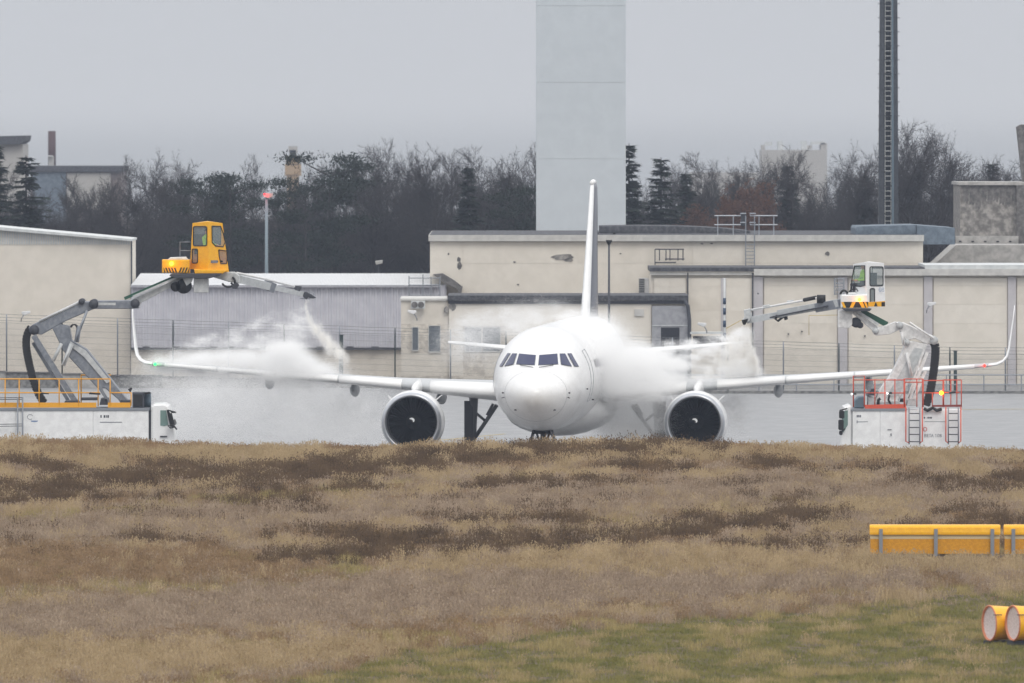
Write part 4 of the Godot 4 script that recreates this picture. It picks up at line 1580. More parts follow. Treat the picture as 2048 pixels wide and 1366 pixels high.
		lamp("navigation_light", Vector3(sgn * 16.9, w17[2] + 0.01, -w17[0] + 0.06), 0.06, lc, 5.0, 0.05, root)
		for y in [5.0, 8.6, 12.2]:
			var w := wing_at(y)
			st = mb(true)
			rings = []
			for q in [[0.45, 0.02], [0.6, 0.13], [0.75, 0.22], [0.95, 0.26], [1.1, 0.2], [1.28, 0.03]]:
				var ring := []
				for k in 14:
					var a := TAU * k / 14
					ring.append(Vector3(sgn * y + cos(a) * q[1] * 0.75, w[2] - 0.30 - 0.12 * w[1] * 0.3 + sin(a) * q[1] * 1.15, -w[0] - w[1] * q[0]))
				rings.append(ring)
			loft(st, rings)
			obj("flap_track_fairing", st, M.wing_grey, wing)
		engine(root, sgn)
		main_gear(root, sgn)
		# tailplane
		st = mb(true)
		rings = []
		for q in [[0.2, 30.9, 3.9, 0.28], [1.0, 31.5, 3.5, 0.36], [3.5, 33.15, 2.45, 0.57], [6.0, 34.75, 1.45, 0.79], [6.22, 35.0, 1.1, 0.81]]:
			rings.append(foil(Vector3(sgn * q[0], MID + q[3], -q[1]), q[2], 0.10, Vector3.UP))
		loft(st, rings)
		obj("tailplane", st, M.aircraft_white, root)
	# fin
	st = mb(true)
	var lead := mb(true)
	rings = []
	var rl := []
	for q in [[1.5, 27.8, 7.2, 0.09], [2.6, 28.9, 6.1, 0.10], [4.5, 30.5, 4.8, 0.10], [6.3, 32.05, 3.55, 0.10], [7.35, 32.95, 2.8, 0.10], [7.55, 33.2, 2.3, 0.08]]:
		rings.append(foil(Vector3(0, MID + q[0], -q[1]), q[2], q[3], Vector3.RIGHT))
		rl.append(foil(Vector3(0, MID + q[0], -q[1]), q[2], q[3], Vector3.RIGHT, 0.0, 0.055, 0.012, 8))
	loft(st, rings)
	var fin := obj("fin", st, M.fin_blue, root)
	loft(lead, rl)
	obj("leading_edge", lead, M.aircraft_white, fin)
	st = mb(true)
	tube(st, [Vector3(0, MID + 7.56, -33.1), Vector3(0, MID + 7.6, -34.2), Vector3(0, MID + 7.56, -35.4)], [0.09, 0.12, 0.06], 8)
	obj("fin_cap", st, M.aircraft_white, fin)
	nose_gear(root)

func engine(root: Node3D, sgn: float):
	var c := Vector3(sgn * 5.65, MID - 1.87, -10.35)
	var eng := Node3D.new()
	eng.name = "engine"
	root.add_child(eng, true)
	var b := Basis.IDENTITY
	var st := mb(true)
	# cowling: from the lip back to the nozzle
	lathe(st, c, b, [[-3.15, 0.86], [-2.6, 1.03], [-1.8, 1.19], [-1.0, 1.27], [-0.45, 1.255], [-0.16, 1.2]], 48)
	obj("cowling", st, M.aircraft_white, eng)
	st = mb(true)
	lathe(st, c, b, [[-0.16, 1.2], [-0.06, 1.155], [-0.01, 1.105], [0.0, 1.075], [-0.02, 1.045], [-0.08, 1.015], [-0.2, 0.995]], 48)
	obj("inlet_lip", st, M.bare_metal, eng)
	st = mb(true)
	lathe(st, c, b, [[-0.2, 0.995], [-0.5, 0.985], [-0.95, 1.0], [-1.3, 1.0]], 48)
	obj("inlet_duct", st, M.gear_dark, eng)
	st = mb()
	lathe(st, c + Vector3(0, 0, -1.3), b, [[0.0, 1.0], [0.0, 0.0]], 40)
	obj("fan_case", st, M.fan_dark, eng)
	st = mb()
	for k in 36:
		var a := TAU * k / 36
		var q := []
		for r in [0.3, 0.62, 0.97]:
			var tw: float = lerpf(0.35, 1.0, r)
			var da: float = 0.062 / r * (0.55 + 0.3 * r)
			for e in [-1.0, 1.0]:
				var aa: float = a + e * da
				q.append(c + Vector3(cos(aa) * r, sin(aa) * r, -0.98 - e * 0.1 * tw))
		quad(st, q[0], q[1], q[3], q[2], Vector3(0, 0, 1))
		quad(st, q[2], q[3], q[5], q[4], Vector3(0, 0, 1))
	obj("fan_blades", st, M.fan, eng)
	st = mb(true)
	lathe(st, c, b, [[-0.98, 0.31], [-0.8, 0.24], [-0.6, 0.13], [-0.48, 0.03], [-0.46, 0.0]], 24)
	var sp := obj("spinner", st, M.fan_dark, eng)
	st = mb()
	# white comma painted on the spinner
	var prev := []
	for k in 8:
		var u := k / 7.0
		var a := 0.2 + u * 2.1
		var r := 0.05 + 0.12 * u
		var z := -0.475 - r * 0.75
		var w := 0.02 + 0.03 * sin(u * PI)
		var p := [c + Vector3(cos(a) * (r - w), sin(a) * (r - w), z + 0.045), c + Vector3(cos(a) * (r + w), sin(a) * (r + w), z + 0.02)]
		if k > 0:
			quad(st, prev[0], prev[1], p[1], p[0], Vector3(0, 0, 1))
		prev = p
	obj("spinner_mark", st, M.aircraft_white, sp)
	st = mb(true)
	lathe(st, c, b, [[-5.0, 0.0], [-4.9, 0.1], [-4.2, 0.36], [-4.0, 0.5], [-3.6, 0.62], [-3.1, 0.72], [-2.6, 0.75]], 28)
	obj("core_nozzle", st, M.gear_grey, eng)
	st = mb(true)
	var w := wing_at(5.65)
	var rings := []
	for q in [[1.25, 1.14, 0.05, 0.14], [1.8, 1.15, 0.15, 0.34], [2.7, 1.02, 0.19, 0.55], [3.9, 0.95, 0.19, 0.7], [5.0, 0.95, 0.15, 0.6], [6.4, 1.1, 0.06, 0.35]]:
		var ring := []
		for k in 12:
			var a := TAU * k / 12
			ring.append(c + Vector3(cos(a) * q[2], q[1] + q[3] * 0.5 + sin(a) * q[3] * 0.5, -q[0]))
		rings.append(ring)
	loft(st, rings)
	obj("pylon", st, M.aircraft_white, eng)
	for s in [-1.0, 1.0]:
		st = mb()
		var o := Vector3(s * 0.72, 0.7, 0).normalized()
		var p := c + o * 1.16 + Vector3(0, 0, -0.75)
		var q := [p, p + Vector3(0, 0, -1.1), p + o * 0.36 + Vector3(0, 0, -1.05), p + o * 0.30 + Vector3(0, 0, -0.7)]
		var side := o.cross(Vector3(0, 0, 1)) * 0.012
		quad(st, q[0] + side, q[1] + side, q[2] + side, q[3] + side, side)
		quad(st, q[0] - side, q[1] - side, q[2] - side, q[3] - side, -side)
		quad(st, q[0] + side, q[3] + side, q[3] - side, q[0] - side, Vector3(0, 0, 1))
		quad(st, q[3] + side, q[2] + side, q[2] - side, q[3] - side, o)
		obj("strake", st, M.aircraft_white, eng)

func wheel(parent: Node, c: Vector3, r: float, wdt: float):
	var b := Basis(Vector3(0, 0, 1), Vector3.UP, Vector3(-1, 0, 0))
	var st := mb(true)
	lathe(st, c, b, [[-wdt * 0.5, r * 0.62], [-wdt * 0.5, r * 0.86], [-wdt * 0.36, r * 0.97], [0.0, r], [wdt * 0.36, r * 0.97], [wdt * 0.5, r * 0.86], [wdt * 0.5, r * 0.62]], 24)
	var tyre := obj("tyre", st, M.tyre, parent)
	st = mb(true)
	lathe(st, c, b, [[-wdt * 0.42, 0.0], [-wdt * 0.42, r * 0.5], [-wdt * 0.5, r * 0.62]], 20)
	lathe(st, c, b, [[wdt * 0.5, r * 0.62], [wdt * 0.42, r * 0.5], [wdt * 0.42, 0.0]], 20)
	obj("rim", st, M.gear_grey, tyre)

func main_gear(root: Node3D, sgn: float):
	var g := Node3D.new()
	g.name = "main_gear"
	root.add_child(g, true)
	var foot := Vector3(sgn * 3.8, 0.58, -17.7)
	var top := Vector3(sgn * 3.7, MID - 0.75, -17.3)
	for s in [-0.46, 0.46]:
		wheel(g, foot + Vector3(s, 0, 0), 0.58, 0.42)
	var st := mb(true)
	tube(st, [foot, foot.lerp(top, 0.5), top], [0.13, 0.16, 0.2], 10)
	obj("strut", st, M.gear_grey, g)
	st = mb(true)
	tube(st, [foot.lerp(top, 0.25), Vector3(sgn * 2.75, MID - 1.35, -17.0)], 0.085, 8)
	tube(st, [foot.lerp(top, 0.7), foot.lerp(top, 0.25).lerp(Vector3(sgn * 2.75, MID - 1.35, -17.0), 0.55)], 0.06, 8)
	tube(st, [Vector3(sgn * 2.9, MID - 1.3, -17.0), Vector3(sgn * 3.15, MID - 1.75, -17.1)], 0.06, 8)
	obj("side_brace", st, M.gear_grey, g)
	st = mb()
	box(st, foot.lerp(top, 0.52) + Vector3(sgn * 0.16, 0.02, 0.22), Vector3(0.36, 1.75, 0.05), Basis(Vector3.UP, sgn * 0.15))
	obj("gear_door", st, M.gear_dark, g)
	st = mb(true)
	tube(st, [foot + Vector3(-0.5, 0, 0), foot + Vector3(0.5, 0, 0)], 0.09, 8)
	obj("axle", st, M.gear_grey, g)

func nose_gear(root: Node3D):
	var g := Node3D.new()
	g.name = "nose_gear"
	root.add_child(g, true)
	var foot := Vector3(0, 0.38, -5.1)
	for s in [-0.25, 0.25]:
		wheel(g, foot + Vector3(s, 0, 0), 0.38, 0.22)
	var st := mb(true)
	tube(st, [foot, Vector3(0, 2.25, -5.2)], [0.08, 0.12], 8)
	obj("strut", st, M.gear_grey, g)
	st = mb(true)
	tube(st, [Vector3(-0.3, 2.15, -5.1), foot + Vector3(0, 0.75, 0.08)], 0.05, 6)
	tube(st, [Vector3(0.3, 2.15, -5.1), foot + Vector3(0, 0.75, 0.08)], 0.05, 6)
	obj("drag_brace", st, M.gear_dark, g)
	for s in [-1.0, 1.0]:
		st = mb()
		box(st, Vector3(s * 0.42, 1.82, -4.9), Vector3(0.03, 0.62, 1.5), Basis(Vector3(0, 0, 1), s * 0.28))
		obj("gear_door", st, M.gear_dark, g)
		st = mb(true)
		lathe(st, Vector3(s * 0.13, 1.66, -4.86), Basis.IDENTITY, [[-0.12, 0.05], [0.0, 0.1], [0.01, 0.085], [-0.02, 0.0]], 14)
		obj("landing_light", st, M.steel if s < 0 else M.line_yellow, g)
	st = mb()
	box(st, Vector3(0, 2.02, -4.9), Vector3(0.8, 0.14, 0.5))
	obj("gear_bay", st, M.black, g)
# ---------------------------------------------------------------- de-icing trucks
func seen(p: Vector3) -> Array:
	var d := -p.z
	return [1024.0 + p.x * FOCAL / d, HORIZON + (EYE - p.y) * FOCAL / d, d]

func hits(c: Vector2, dir: Vector2, poly: Array) -> float:
	# how far from c along dir the outline is met
	var best := 1e9
	for i in poly.size():
		var a := Vector2(poly[i][0], poly[i][1])
		var b := Vector2(poly[(i + 1) % poly.size()][0], poly[(i + 1) % poly.size()][1])
		var e := b - a
		var den := dir.cross(e)
		if absf(den) < 1e-7:
			continue
		var t := (a - c).cross(e) / den
		var s := (a - c).cross(dir) / den
		if t > 0.0 and s >= -1e-5 and s <= 1.0 + 1e-5:
			best = minf(best, t)
	return best

func sheet_with_hole(st: SurfaceTool, outer: Array, hole: Array, dist: Callable, out: Vector3):
	var c := Vector2.ZERO
	for p in hole:
		c += Vector2(p[0], p[1]) / hole.size()
	var angles := []
	for q in outer + hole:
		angles.append((Vector2(q[0], q[1]) - c).angle())
	for k in 16:
		angles.append(-PI + TAU * k / 16.0)
	angles.sort()
	var pts := []
	for a in angles:
		var dir := Vector2(cos(a), sin(a))
		var i := c + dir * hits(c, dir, hole)
		var o := c + dir * hits(c, dir, outer)
		pts.append([at(i.x, i.y, dist.call(i.x)), at(o.x, o.y, dist.call(o.x))])
	for k in pts.size():
		var j := (k + 1) % pts.size()
		if pts[k][1].distance_to(pts[j][1]) + pts[k][0].distance_to(pts[j][0]) < 1e-5:
			continue
		quad(st, pts[k][0], pts[k][1], pts[j][1], pts[j][0], out)

func flat_sheet(st: SurfaceTool, poly: Array, dist: Callable, out: Vector3, off := 0.0):
	var c := Vector2.ZERO
	for p in poly:
		c += Vector2(p[0], p[1]) / poly.size()
	var cp := at(c.x, c.y, dist.call(c.x)) + out.normalized() * off
	for k in poly.size():
		var a = poly[k]
		var b = poly[(k + 1) % poly.size()]
		tri(st, cp, at(a[0], a[1], dist.call(a[0])) + out.normalized() * off, at(b[0], b[1], dist.call(b[0])) + out.normalized() * off, out)

func rounded(x0: float, y0: float, x1: float, y1: float, r: float) -> Array:
	var out := []
	for q in [[x1 - r, y0 + r, -PI / 2], [x1 - r, y1 - r, 0.0], [x0 + r, y1 - r, PI / 2], [x0 + r, y0 + r, PI]]:
		for k in 4:
			var a: float = q[2] + PI / 2 * k / 3.0
			out.append([q[0] + cos(a) * r, q[1] + sin(a) * r])
	return out

func cab(root: Node3D, body: Material, top: Array, low: Array, split: Array, holes: Array, small: Array):
	# top and low: four corners each as [column, row, distance]; split: row at which each face is divided
	# holes: window outline of each face's upper half; small: of the lower half or null
	var frame := mb()
	var glass := []
	for f in 4:
		var g := (f + 1) % 4
		var a0 = top[f]
		var a1 = top[g]
		var b0 = low[f]
		var b1 = low[g]
		var pl: float = b0[0]
		var pr: float = b1[0]
		var dl: float = b0[2]
		var dr: float = b1[2]
		var dist := func(x): return lerpf(dl, dr, (x - pl) / (pr - pl))
		var out := Vector3((dl - dr), 0, (absf(at(pr, 500, dr).x - at(pl, 500, dl).x))) * (1.0 if f < 2 else -1.0)
		out = (at(pr, 500, dr) - at(pl, 500, dl)).cross(Vector3.UP)
		if out.z < 0.0 and f < 2:
			out = -out
		if out.z > 0.0 and f >= 2:
			out = -out
		var t0 := inverse_lerp(a0[1], b0[1], split[f])
		var t1 := inverse_lerp(a1[1], b1[1], split[f])
		var m0 := [lerpf(a0[0], b0[0], t0), split[f]]
		var m1 := [lerpf(a1[0], b1[0], t1), split[f]]
		var upper := [[a0[0], a0[1]], [a1[0], a1[1]], m1, m0]
		var lower := [m0, m1, [b1[0], b1[1]], [b0[0], b0[1]]]
		for w in [[upper, holes[f]], [lower, small[f]]]:
			if w[1] == null:
				flat_sheet(frame, w[0], dist, out)
			else:
				sheet_with_hole(frame, w[0], w[1], dist, out)
				var gs := mb()
				flat_sheet(gs, w[1], dist, out, -0.01)
				glass.append([gs, w[1], dist, out])
	var roof := []
	for q in top:
		roof.append(at(q[0], q[1], q[2]))
	var rc: Vector3 = (roof[0] + roof[1] + roof[2] + roof[3]) * 0.25 + Vector3(0, 0.07, 0)
	for k in 4:
		tri(frame, rc, roof[k], roof[(k + 1) % 4], Vector3.UP)
	var floor_pts := []
	for q in low:
		floor_pts.append(at(q[0], q[1], q[2]))
	quad(frame, floor_pts[0], floor_pts[1], floor_pts[2], floor_pts[3], Vector3.DOWN)
	var c := obj("cab", frame, body, root)
	for g in glass:
		var w := obj("window", g[0], M.cab_glass, c)
		var seal := mb()
		var pts := []
		for p in g[1]:
			pts.append(at(p[0], p[1], g[2].call(p[0])) + g[3].normalized() * 0.012)
		pts.append(pts[0])
		tube(seal, pts, 0.022, 5, false)
		obj("rubber_seal", seal, M.black, w)
	return c

func operator(label: String, where: Vector3, turn: float) -> Node3D:
	# a seated worker in a high visibility jacket; one skin from joints and radii
	var bones := [
		[Vector3(0, 0.12, 0), Vector3(0, 0.34, 0.0), 0.165, 0.175, 0], [Vector3(0, 0.34, 0), Vector3(0, 0.55, -0.01), 0.175, 0.16, 1], [Vector3(-0.13, 0.56, -0.01), Vector3(0.13, 0.56, -0.01), 0.085, 0.085, 1],
		[Vector3(0, 0.6, 0), Vector3(0, 0.7, 0.01), 0.06, 0.056, 2], [Vector3(0, 0.765, 0.02), Vector3(0, 0.83, 0.015), 0.082, 0.098, 2], [Vector3(0, 0.76, 0.11), Vector3(0, 0.79, 0.105), 0.018, 0.014, 2]]
	for s in [-1.0, 1.0]:
		bones.append([Vector3(s * 0.1, 0.09, 0.02), Vector3(s * 0.13, 0.1, 0.46), 0.088, 0.066, 3])
		bones.append([Vector3(s * 0.13, 0.1, 0.46), Vector3(s * 0.13, -0.32, 0.5), 0.062, 0.045, 3])
		bones.append([Vector3(s * 0.13, -0.36, 0.48), Vector3(s * 0.14, -0.37, 0.66), 0.045, 0.038, 4])
		bones.append([Vector3(s * 0.2, 0.56, -0.01), Vector3(s * 0.26, 0.3, 0.08), 0.06, 0.05, 1])
		bones.append([Vector3(s * 0.26, 0.3, 0.08), Vector3(s * 0.2, 0.27, 0.33), 0.048, 0.036, 1])
		bones.append([Vector3(s * 0.2, 0.27, 0.34), Vector3(s * 0.19, 0.265, 0.41), 0.038, 0.034, 2])
		for k in 4:
			bones.append([Vector3(s * (0.165 + k * 0.018), 0.27, 0.42), Vector3(s * (0.165 + k * 0.018), 0.235, 0.475 - absf(k - 1.5) * 0.008), 0.0105, 0.009, 2])
		bones.append([Vector3(s * 0.162, 0.27, 0.38), Vector3(s * 0.14, 0.255, 0.43), 0.012, 0.01, 2])
		bones.append([Vector3(s * 0.096, 0.78, 0.01), Vector3(s * 0.098, 0.81, 0.01), 0.016, 0.016, 2])
	var colours := [Color(0.02, 0.022, 0.03), Color(0.34, 0.70, 0.03), Color(0.47, 0.24, 0.16), Color(0.02, 0.022, 0.03), Color(0.01, 0.01, 0.01)]
	var cell := 0.021
	var lo := Vector3(-0.36, -0.44, -0.24)
	var n := Vector3i(35, 66, 46)
	var field := PackedFloat32Array()
	field.resize(n.x * n.y * n.z)
	field.fill(1.0)
	for b in bones:
		var a: Vector3 = b[0]
		var e: Vector3 = b[1] - b[0]
		var l2 := e.length_squared()
		var reach: float = maxf(b[2], b[3]) + 0.06
		var mn: Vector3 = (a.min(b[1]) - Vector3.ONE * reach - lo) / cell
		var mx: Vector3 = (a.max(b[1]) + Vector3.ONE * reach - lo) / cell
		for z in range(maxi(0, int(mn.z)), mini(n.z, int(mx.z) + 2)):
			for y in range(maxi(0, int(mn.y)), mini(n.y, int(mx.y) + 2)):
				for x in range(maxi(0, int(mn.x)), mini(n.x, int(mx.x) + 2)):
					var p := lo + Vector3(x, y, z) * cell
					var t := clampf((p - a).dot(e) / l2, 0.0, 1.0)
					var dd: float = p.distance_to(a + e * t) - lerpf(b[2], b[3], t)
					var i := (z * n.y + y) * n.x + x
					var h := clampf(0.5 + 0.5 * (field[i] - dd) / 0.025, 0.0, 1.0)
					field[i] = lerpf(field[i], dd, h) - 0.025 * h * (1.0 - h)
	var st := mb(true)
	var verts := {}
	for z in n.z - 1:
		for y in n.y - 1:
			for x in n.x - 1:
				var s := Vector3.ZERO
				var m := 0
				var inside := 0
				for c in 8:
					if field[((z + (c >> 2)) * n.y + y + ((c >> 1) & 1)) * n.x + x + (c & 1)] < 0.0:
						inside += 1
				if inside == 0 or inside == 8:
					continue
				for q in [[0, 1], [2, 3], [4, 5], [6, 7], [0, 2], [1, 3], [4, 6], [5, 7], [0, 4], [1, 5], [2, 6], [3, 7]]:
					var c0: int = q[0]
					var c1: int = q[1]
					var f0 := field[((z + (c0 >> 2)) * n.y + y + ((c0 >> 1) & 1)) * n.x + x + (c0 & 1)]
					var f1 := field[((z + (c1 >> 2)) * n.y + y + ((c1 >> 1) & 1)) * n.x + x + (c1 & 1)]
					if (f0 < 0.0) != (f1 < 0.0):
						var t := f0 / (f0 - f1)
						s += Vector3(c0 & 1, (c0 >> 1) & 1, c0 >> 2).lerp(Vector3(c1 & 1, (c1 >> 1) & 1, c1 >> 2), t)
						m += 1
				verts[Vector3i(x, y, z)] = lo + (Vector3(x, y, z) + s / m) * cell
	for key in verts:
		var k: Vector3i = key
		for ax in 3:
			var o := Vector3i.ZERO
			o[ax] = 1
			var u := Vector3i.ZERO
			u[(ax + 1) % 3] = -1
			var v := Vector3i.ZERO
			v[(ax + 2) % 3] = -1
			var i0 := (k.z * n.y + k.y) * n.x + k.x
			var k1 := k + o
			var i1 := (k1.z * n.y + k1.y) * n.x + k1.x
			if (field[i0] < 0.0) == (field[i1] < 0.0):
				continue
			if not (verts.has(k + u) and verts.has(k + v) and verts.has(k + u + v)):
				continue
			var q := [verts[k], verts[k + u], verts[k + u + v], verts[k + v]]
			var mid: Vector3 = (q[0] + q[2]) * 0.5
			var best := 9.0
			var col: Color = colours[0]
			for b in bones:
				var e: Vector3 = b[1] - b[0]
				var t := clampf((mid - b[0]).dot(e) / e.length_squared(), 0.0, 1.0)
				var dd: float = mid.distance_to(b[0] + e * t) - lerpf(b[2], b[3], t)
				if dd < best:
					best = dd
					col = colours[b[4]]
			var out := Vector3.ZERO
			out[ax] = 1.0 if field[i0] < 0.0 else -1.0
			st.set_color(col)
			quad(st, q[0], q[1], q[2], q[3], out)
	var t := Node3D.new()
	t.name = numbered("person")
	add_child(t)
	t.position = where
	t.rotation.y = turn
	tag(t, label, "person", "cab operators")
	var m := plain(Color.WHITE, 0.8)
	m.vertex_color_use_as_albedo = true
	obj("body", st, m, t)
	var hs := mb(true)
	ball(hs, Vector3(0, 0.855, -0.005), Vector3(0.105, 0.08, 0.115), 8)
	obj("hair", hs, M.hair, t)
	return t

func railing(parent: Node, called: String, pts: Array, r: float, m: Material):
	var st := mb(true)
	for q in pts:
		var line := []
		for p in q:
			line.append(at(p[0], p[1], p[2]))
		tube(st, line, r, 6)
	return obj(called, st, m, parent)

func wheel_set(t: Node3D, pxs: Array, d0: float, d1: float):
	for px in pxs:
		for d in [d0 + 0.2, d1 - 0.2]:
			var c := Vector3((px - 1024.0) * 408.0 / FOCAL, 0.52, -d)
			var st := mb(true)
			lathe(st, c, Basis.IDENTITY, [[-0.15, 0.0], [-0.15, 0.3], [-0.15, 0.45], [-0.1, 0.52], [0.1, 0.52], [0.15, 0.45], [0.15, 0.3], [0.15, 0.0]], 24)
			var w := obj("wheel", st, M.tyre, t)
			st = mb(true)
			lathe(st, c, Basis.IDENTITY, [[0.155, 0.3], [0.12, 0.2], [0.16, 0.12], [0.16, 0.0]], 16)
			obj("hub", st, M.galvanised, w)

func chain_links(parent: Node, pts: Array, d: float, wide: float):
	var curve := Curve3D.new()
	for i in pts.size():
		var p := at(pts[i][0], pts[i][1], d)
		var a := at(pts[maxi(i - 1, 0)][0], pts[maxi(i - 1, 0)][1], d)
		var b := at(pts[mini(i + 1, pts.size() - 1)][0], pts[mini(i + 1, pts.size() - 1)][1], d)
		curve.add_point(p, (a - b) / 6.0, (b - a) / 6.0)
	var total := curve.get_baked_length()
	var n := int(total / 0.115)
	for i in n:
		var a := curve.sample_baked(total * i / n)
		var b := curve.sample_baked(total * (i + 1) / n)
		var st := mb()
		bar(st, a, a.lerp(b, 0.86), wide, 0.42)
		bar(st, a.lerp(b, 0.8), b.lerp(b + (b - a), 0.05), wide * 0.8, 0.34)
		obj("chain_link", st, M.chain, parent)

func lettering(parent: Node, words: String, where: Vector3, high: float, m: Material, called := "lettering"):
	var tm := TextMesh.new()
	var f := SystemFont.new()
	f.font_names = PackedStringArray(["Droid Sans"])
	tm.font = f
	tm.text = words
	tm.font_size = 32
	tm.pixel_size = high / 24.0
	tm.depth = 0.004
	var o := MeshInstance3D.new()
	o.name = called
	o.mesh = tm
	o.material_override = m
	parent.add_child(o, true)
	o.position = where - (parent.position if placed_in_world.has(parent) else Vector3.ZERO)
	return o

func striped(parent: Node, px0: float, px1: float, py0: float, py1: float, d: float, n: int, lean: float, a: Material):
	# slanting bands laid on a flat front
	for k in n:
		var w := (px1 - px0) / n
		var x := px0 + w * (k + 0.25)
		var s := lean if k >= n / 2.0 else -lean
		var st := mb()
		var pts := []
		for q in [[x, py1], [x + w * 0.5, py1], [x + w * 0.5 + s, py0], [x + s, py0]]:
			pts.append([clampf(q[0], px0, px1), q[1]])
		plate(st, pts, d - 0.012, d + 0.004, d)
		obj("warning_stripe", st, a, parent)

func left_truck():
	var d := 408.0
	var dn := 406.75
	var df := 409.25
	var t := thing("deicing_truck", "white de-icing truck with grey arm, yellow railing and yellow operator's cab", "truck", base_at(120, d), "de-icing trucks")
	# tank body in panels
	var st := mb()
	plate(st, [[-175, 912], [-175, 819], [299, 819], [299, 912]], dn + 0.03, df, d)
	var body := obj("tank_body", st, M.truck_white, t)
	for q in [[-174, -60], [-58.6, 33.6], [35, 44.5], [48, 187.6], [189.2, 298]]:
		st = mb()
		plate(st, [[q[0], 911], [q[0], 819.6], [q[1], 819.6], [q[1], 911]], dn, dn + 0.05, d, 0.012)
		obj("side_panel", st, M.truck_panel, t)
	st = mb()
	plate(st, [[-176, 819.5], [-176, 814.5], [300, 814.5], [300, 819.5]], dn - 0.04, df + 0.04, d)
	obj("deck_edge", st, M.galvanised, t)
	st = mb()
	plate(st, [[-170, 934], [-170, 913], [345, 913], [345, 934]], dn + 0.5, df - 0.5, d)
	obj("chassis", st, M.dark_grey, t)
	wheel_set(t, [322, 60, 0, -110], dn, df)
	# driver's cab at the right end
	st = mb()
	plate(st, [[304, 926], [304, 812], [309, 807], [331, 806], [339, 811], [350, 846], [354, 872], [354, 926]], dn + 0.05, df - 0.05, d, 0.07)
	var c := obj("driver_cab", st, M.truck_white, t)
	st = mb()
	plate(st, [[322.5, 849.5], [322.5, 819], [334, 819], [338.5, 848], [331, 850.5]], dn + 0.03, dn + 0.08, d)
	obj("side_window", st, M.teal_glass, c)
	st = mb()
	plate(st, [[335, 818], [339.5, 818.5], [351, 847], [350, 853], [342, 851]], dn - 0.02, df + 0.02, d)
	obj("windscreen_surround", st, M.black, c)
	st = mb()
	plate(st, [[338, 817], [353, 821], [355, 824], [346, 824], [344, 822]], dn - 0.4, dn - 0.1, d, 0.03)
	plate(st, [[337, 849], [349, 846], [357, 856], [355, 858], [351, 853], [343, 855]], dn - 0.4, dn - 0.1, d, 0.03)
	plate(st, [[343, 824], [346, 824], [352, 847], [348, 847]], dn - 0.35, dn - 0.2, d)
	obj("mirror", st, M.black, c)
	st = mb()
	plate(st, [[298.5, 915], [298.5, 820], [304, 820], [304, 915]], dn + 0.25, df - 0.25, d)
	obj("cab_gap", st, M.dark_grey, t)
	st = mb()
	plate(st, [[322, 870], [336, 870], [336, 872.5], [322, 872.5]], dn - 0.02, dn + 0.06, d)
	obj("door_step", st, M.dark_grey, c)
	# marks on the panels: a ring with a blue swoosh, two blocks of dark lettering, a fine line
	st = mb()
	var ring := []
	for k in 15:
		var a := 0.5 + k / 14.0 * 5.0
		ring.append(at(60 + cos(a) * 5.5, 834 - sin(a) * 5.0, dn - 0.004))
	tube(st, ring, 0.010, 4)
	obj("logo", st, M.text_grey, t)
	st = mb()
	plate(st, [[64, 839.4], [79, 839.4], [77, 842], [71, 842.6], [65, 841.8]], dn - 0.006, dn + 0.01, d)
	obj("logo", st, M.text_blue, t)
	st = mb()
	for q in [[203, 205.6], [209.6, 213], [214.4, 216], [217, 220]]:
		plate(st, [[q[0], 833.8], [q[0], 828.6], [q[1], 828.6], [q[1], 833.8]], dn - 0.006, dn + 0.01, d)
	obj("lettering", st, M.text_dark, t)
	st = mb()
	plate(st, [[202, 843.6], [202, 842], [246, 842], [246, 843.6]], dn - 0.006, dn + 0.01, d)
	obj("lettering", st, M.text_grey, t)
	# yellow railing with toe board
	for q in [[-175, 195, 803.5, 813.5], [218, 263, 803.5, 813.5]]:
		st = mb()
		plate(st, [[q[0], q[3]], [q[0], q[2]], [q[1], q[2]], [q[1], q[3]]], dn - 0.02, dn + 0.03, d)
		obj("toe_board", st, M.rail_yellow, t)
	for z in [dn, df]:
		for q in [[-175, 220, 758], [-175, 200, 785.5], [218, 262, 785.5]]:
			railing(t, "rail", [[[q[0], q[2], z], [q[1], q[2], z]]], 0.028, M.rail_yellow)
		for px in [-120, -60, 10, 38, 78, 118, 157, 196, 220, 262]:
			railing(t, "rail_post", [[[px, 758 if px < 230 else 785, z], [px, 812, z]]], 0.025, M.rail_yellow)
	railing(t, "rail_gate", [[[162, 750, df], [222, 750, df]], [[162, 750, df], [162, 812, df]]], 0.03, M.rail_yellow)
	# grey boarding rails at the left edge
	for y in [796, 799.5, 849, 853]:
		railing(t, "boarding_rail", [[[-175, y + 2, dn - 0.25], [44, y - 1, dn - 0.25]]], 0.016, M.dark_grey)
	for px in [35, 45]:
		railing(t, "boarding_post", [[[px, 794, dn - 0.25], [px, 925, dn - 0.25]]], 0.034, M.galvanised)
	# blower unit
	st = mb()
	plate(st, [[266, 814], [266, 784], [289, 784], [289, 814]], dn + 0.5, df - 0.6, d, 0.03)
	obj("blower", st, M.dark_grey, t)
	st = mb()
	plate(st, [[269, 811], [269, 788], [286, 788], [286, 811]], dn + 0.47, dn + 0.52, d)
	obj("blower_grille", st, M.black, t)
	st = mb(true)
	lathe(st, at(294, 799, d), Basis(Vector3(0, 0, 1), Vector3.UP, Vector3(-1, 0, 0)), [[-0.15, 0.0], [-0.15, 0.3], [0.1, 0.3], [0.1, 0.0]], 20)
	obj("blower_drum", st, M.mast_blue, t)
	st = mb()
	plate(st, [[288, 784], [300, 783], [303, 786], [292, 788]], dn + 0.4, dn + 1.0, d)
	plate(st, [[257, 778], [263, 774], [266, 776], [262, 784]], dn + 0.4, dn + 0.6, d)
	obj("bracket", st, M.black, t)
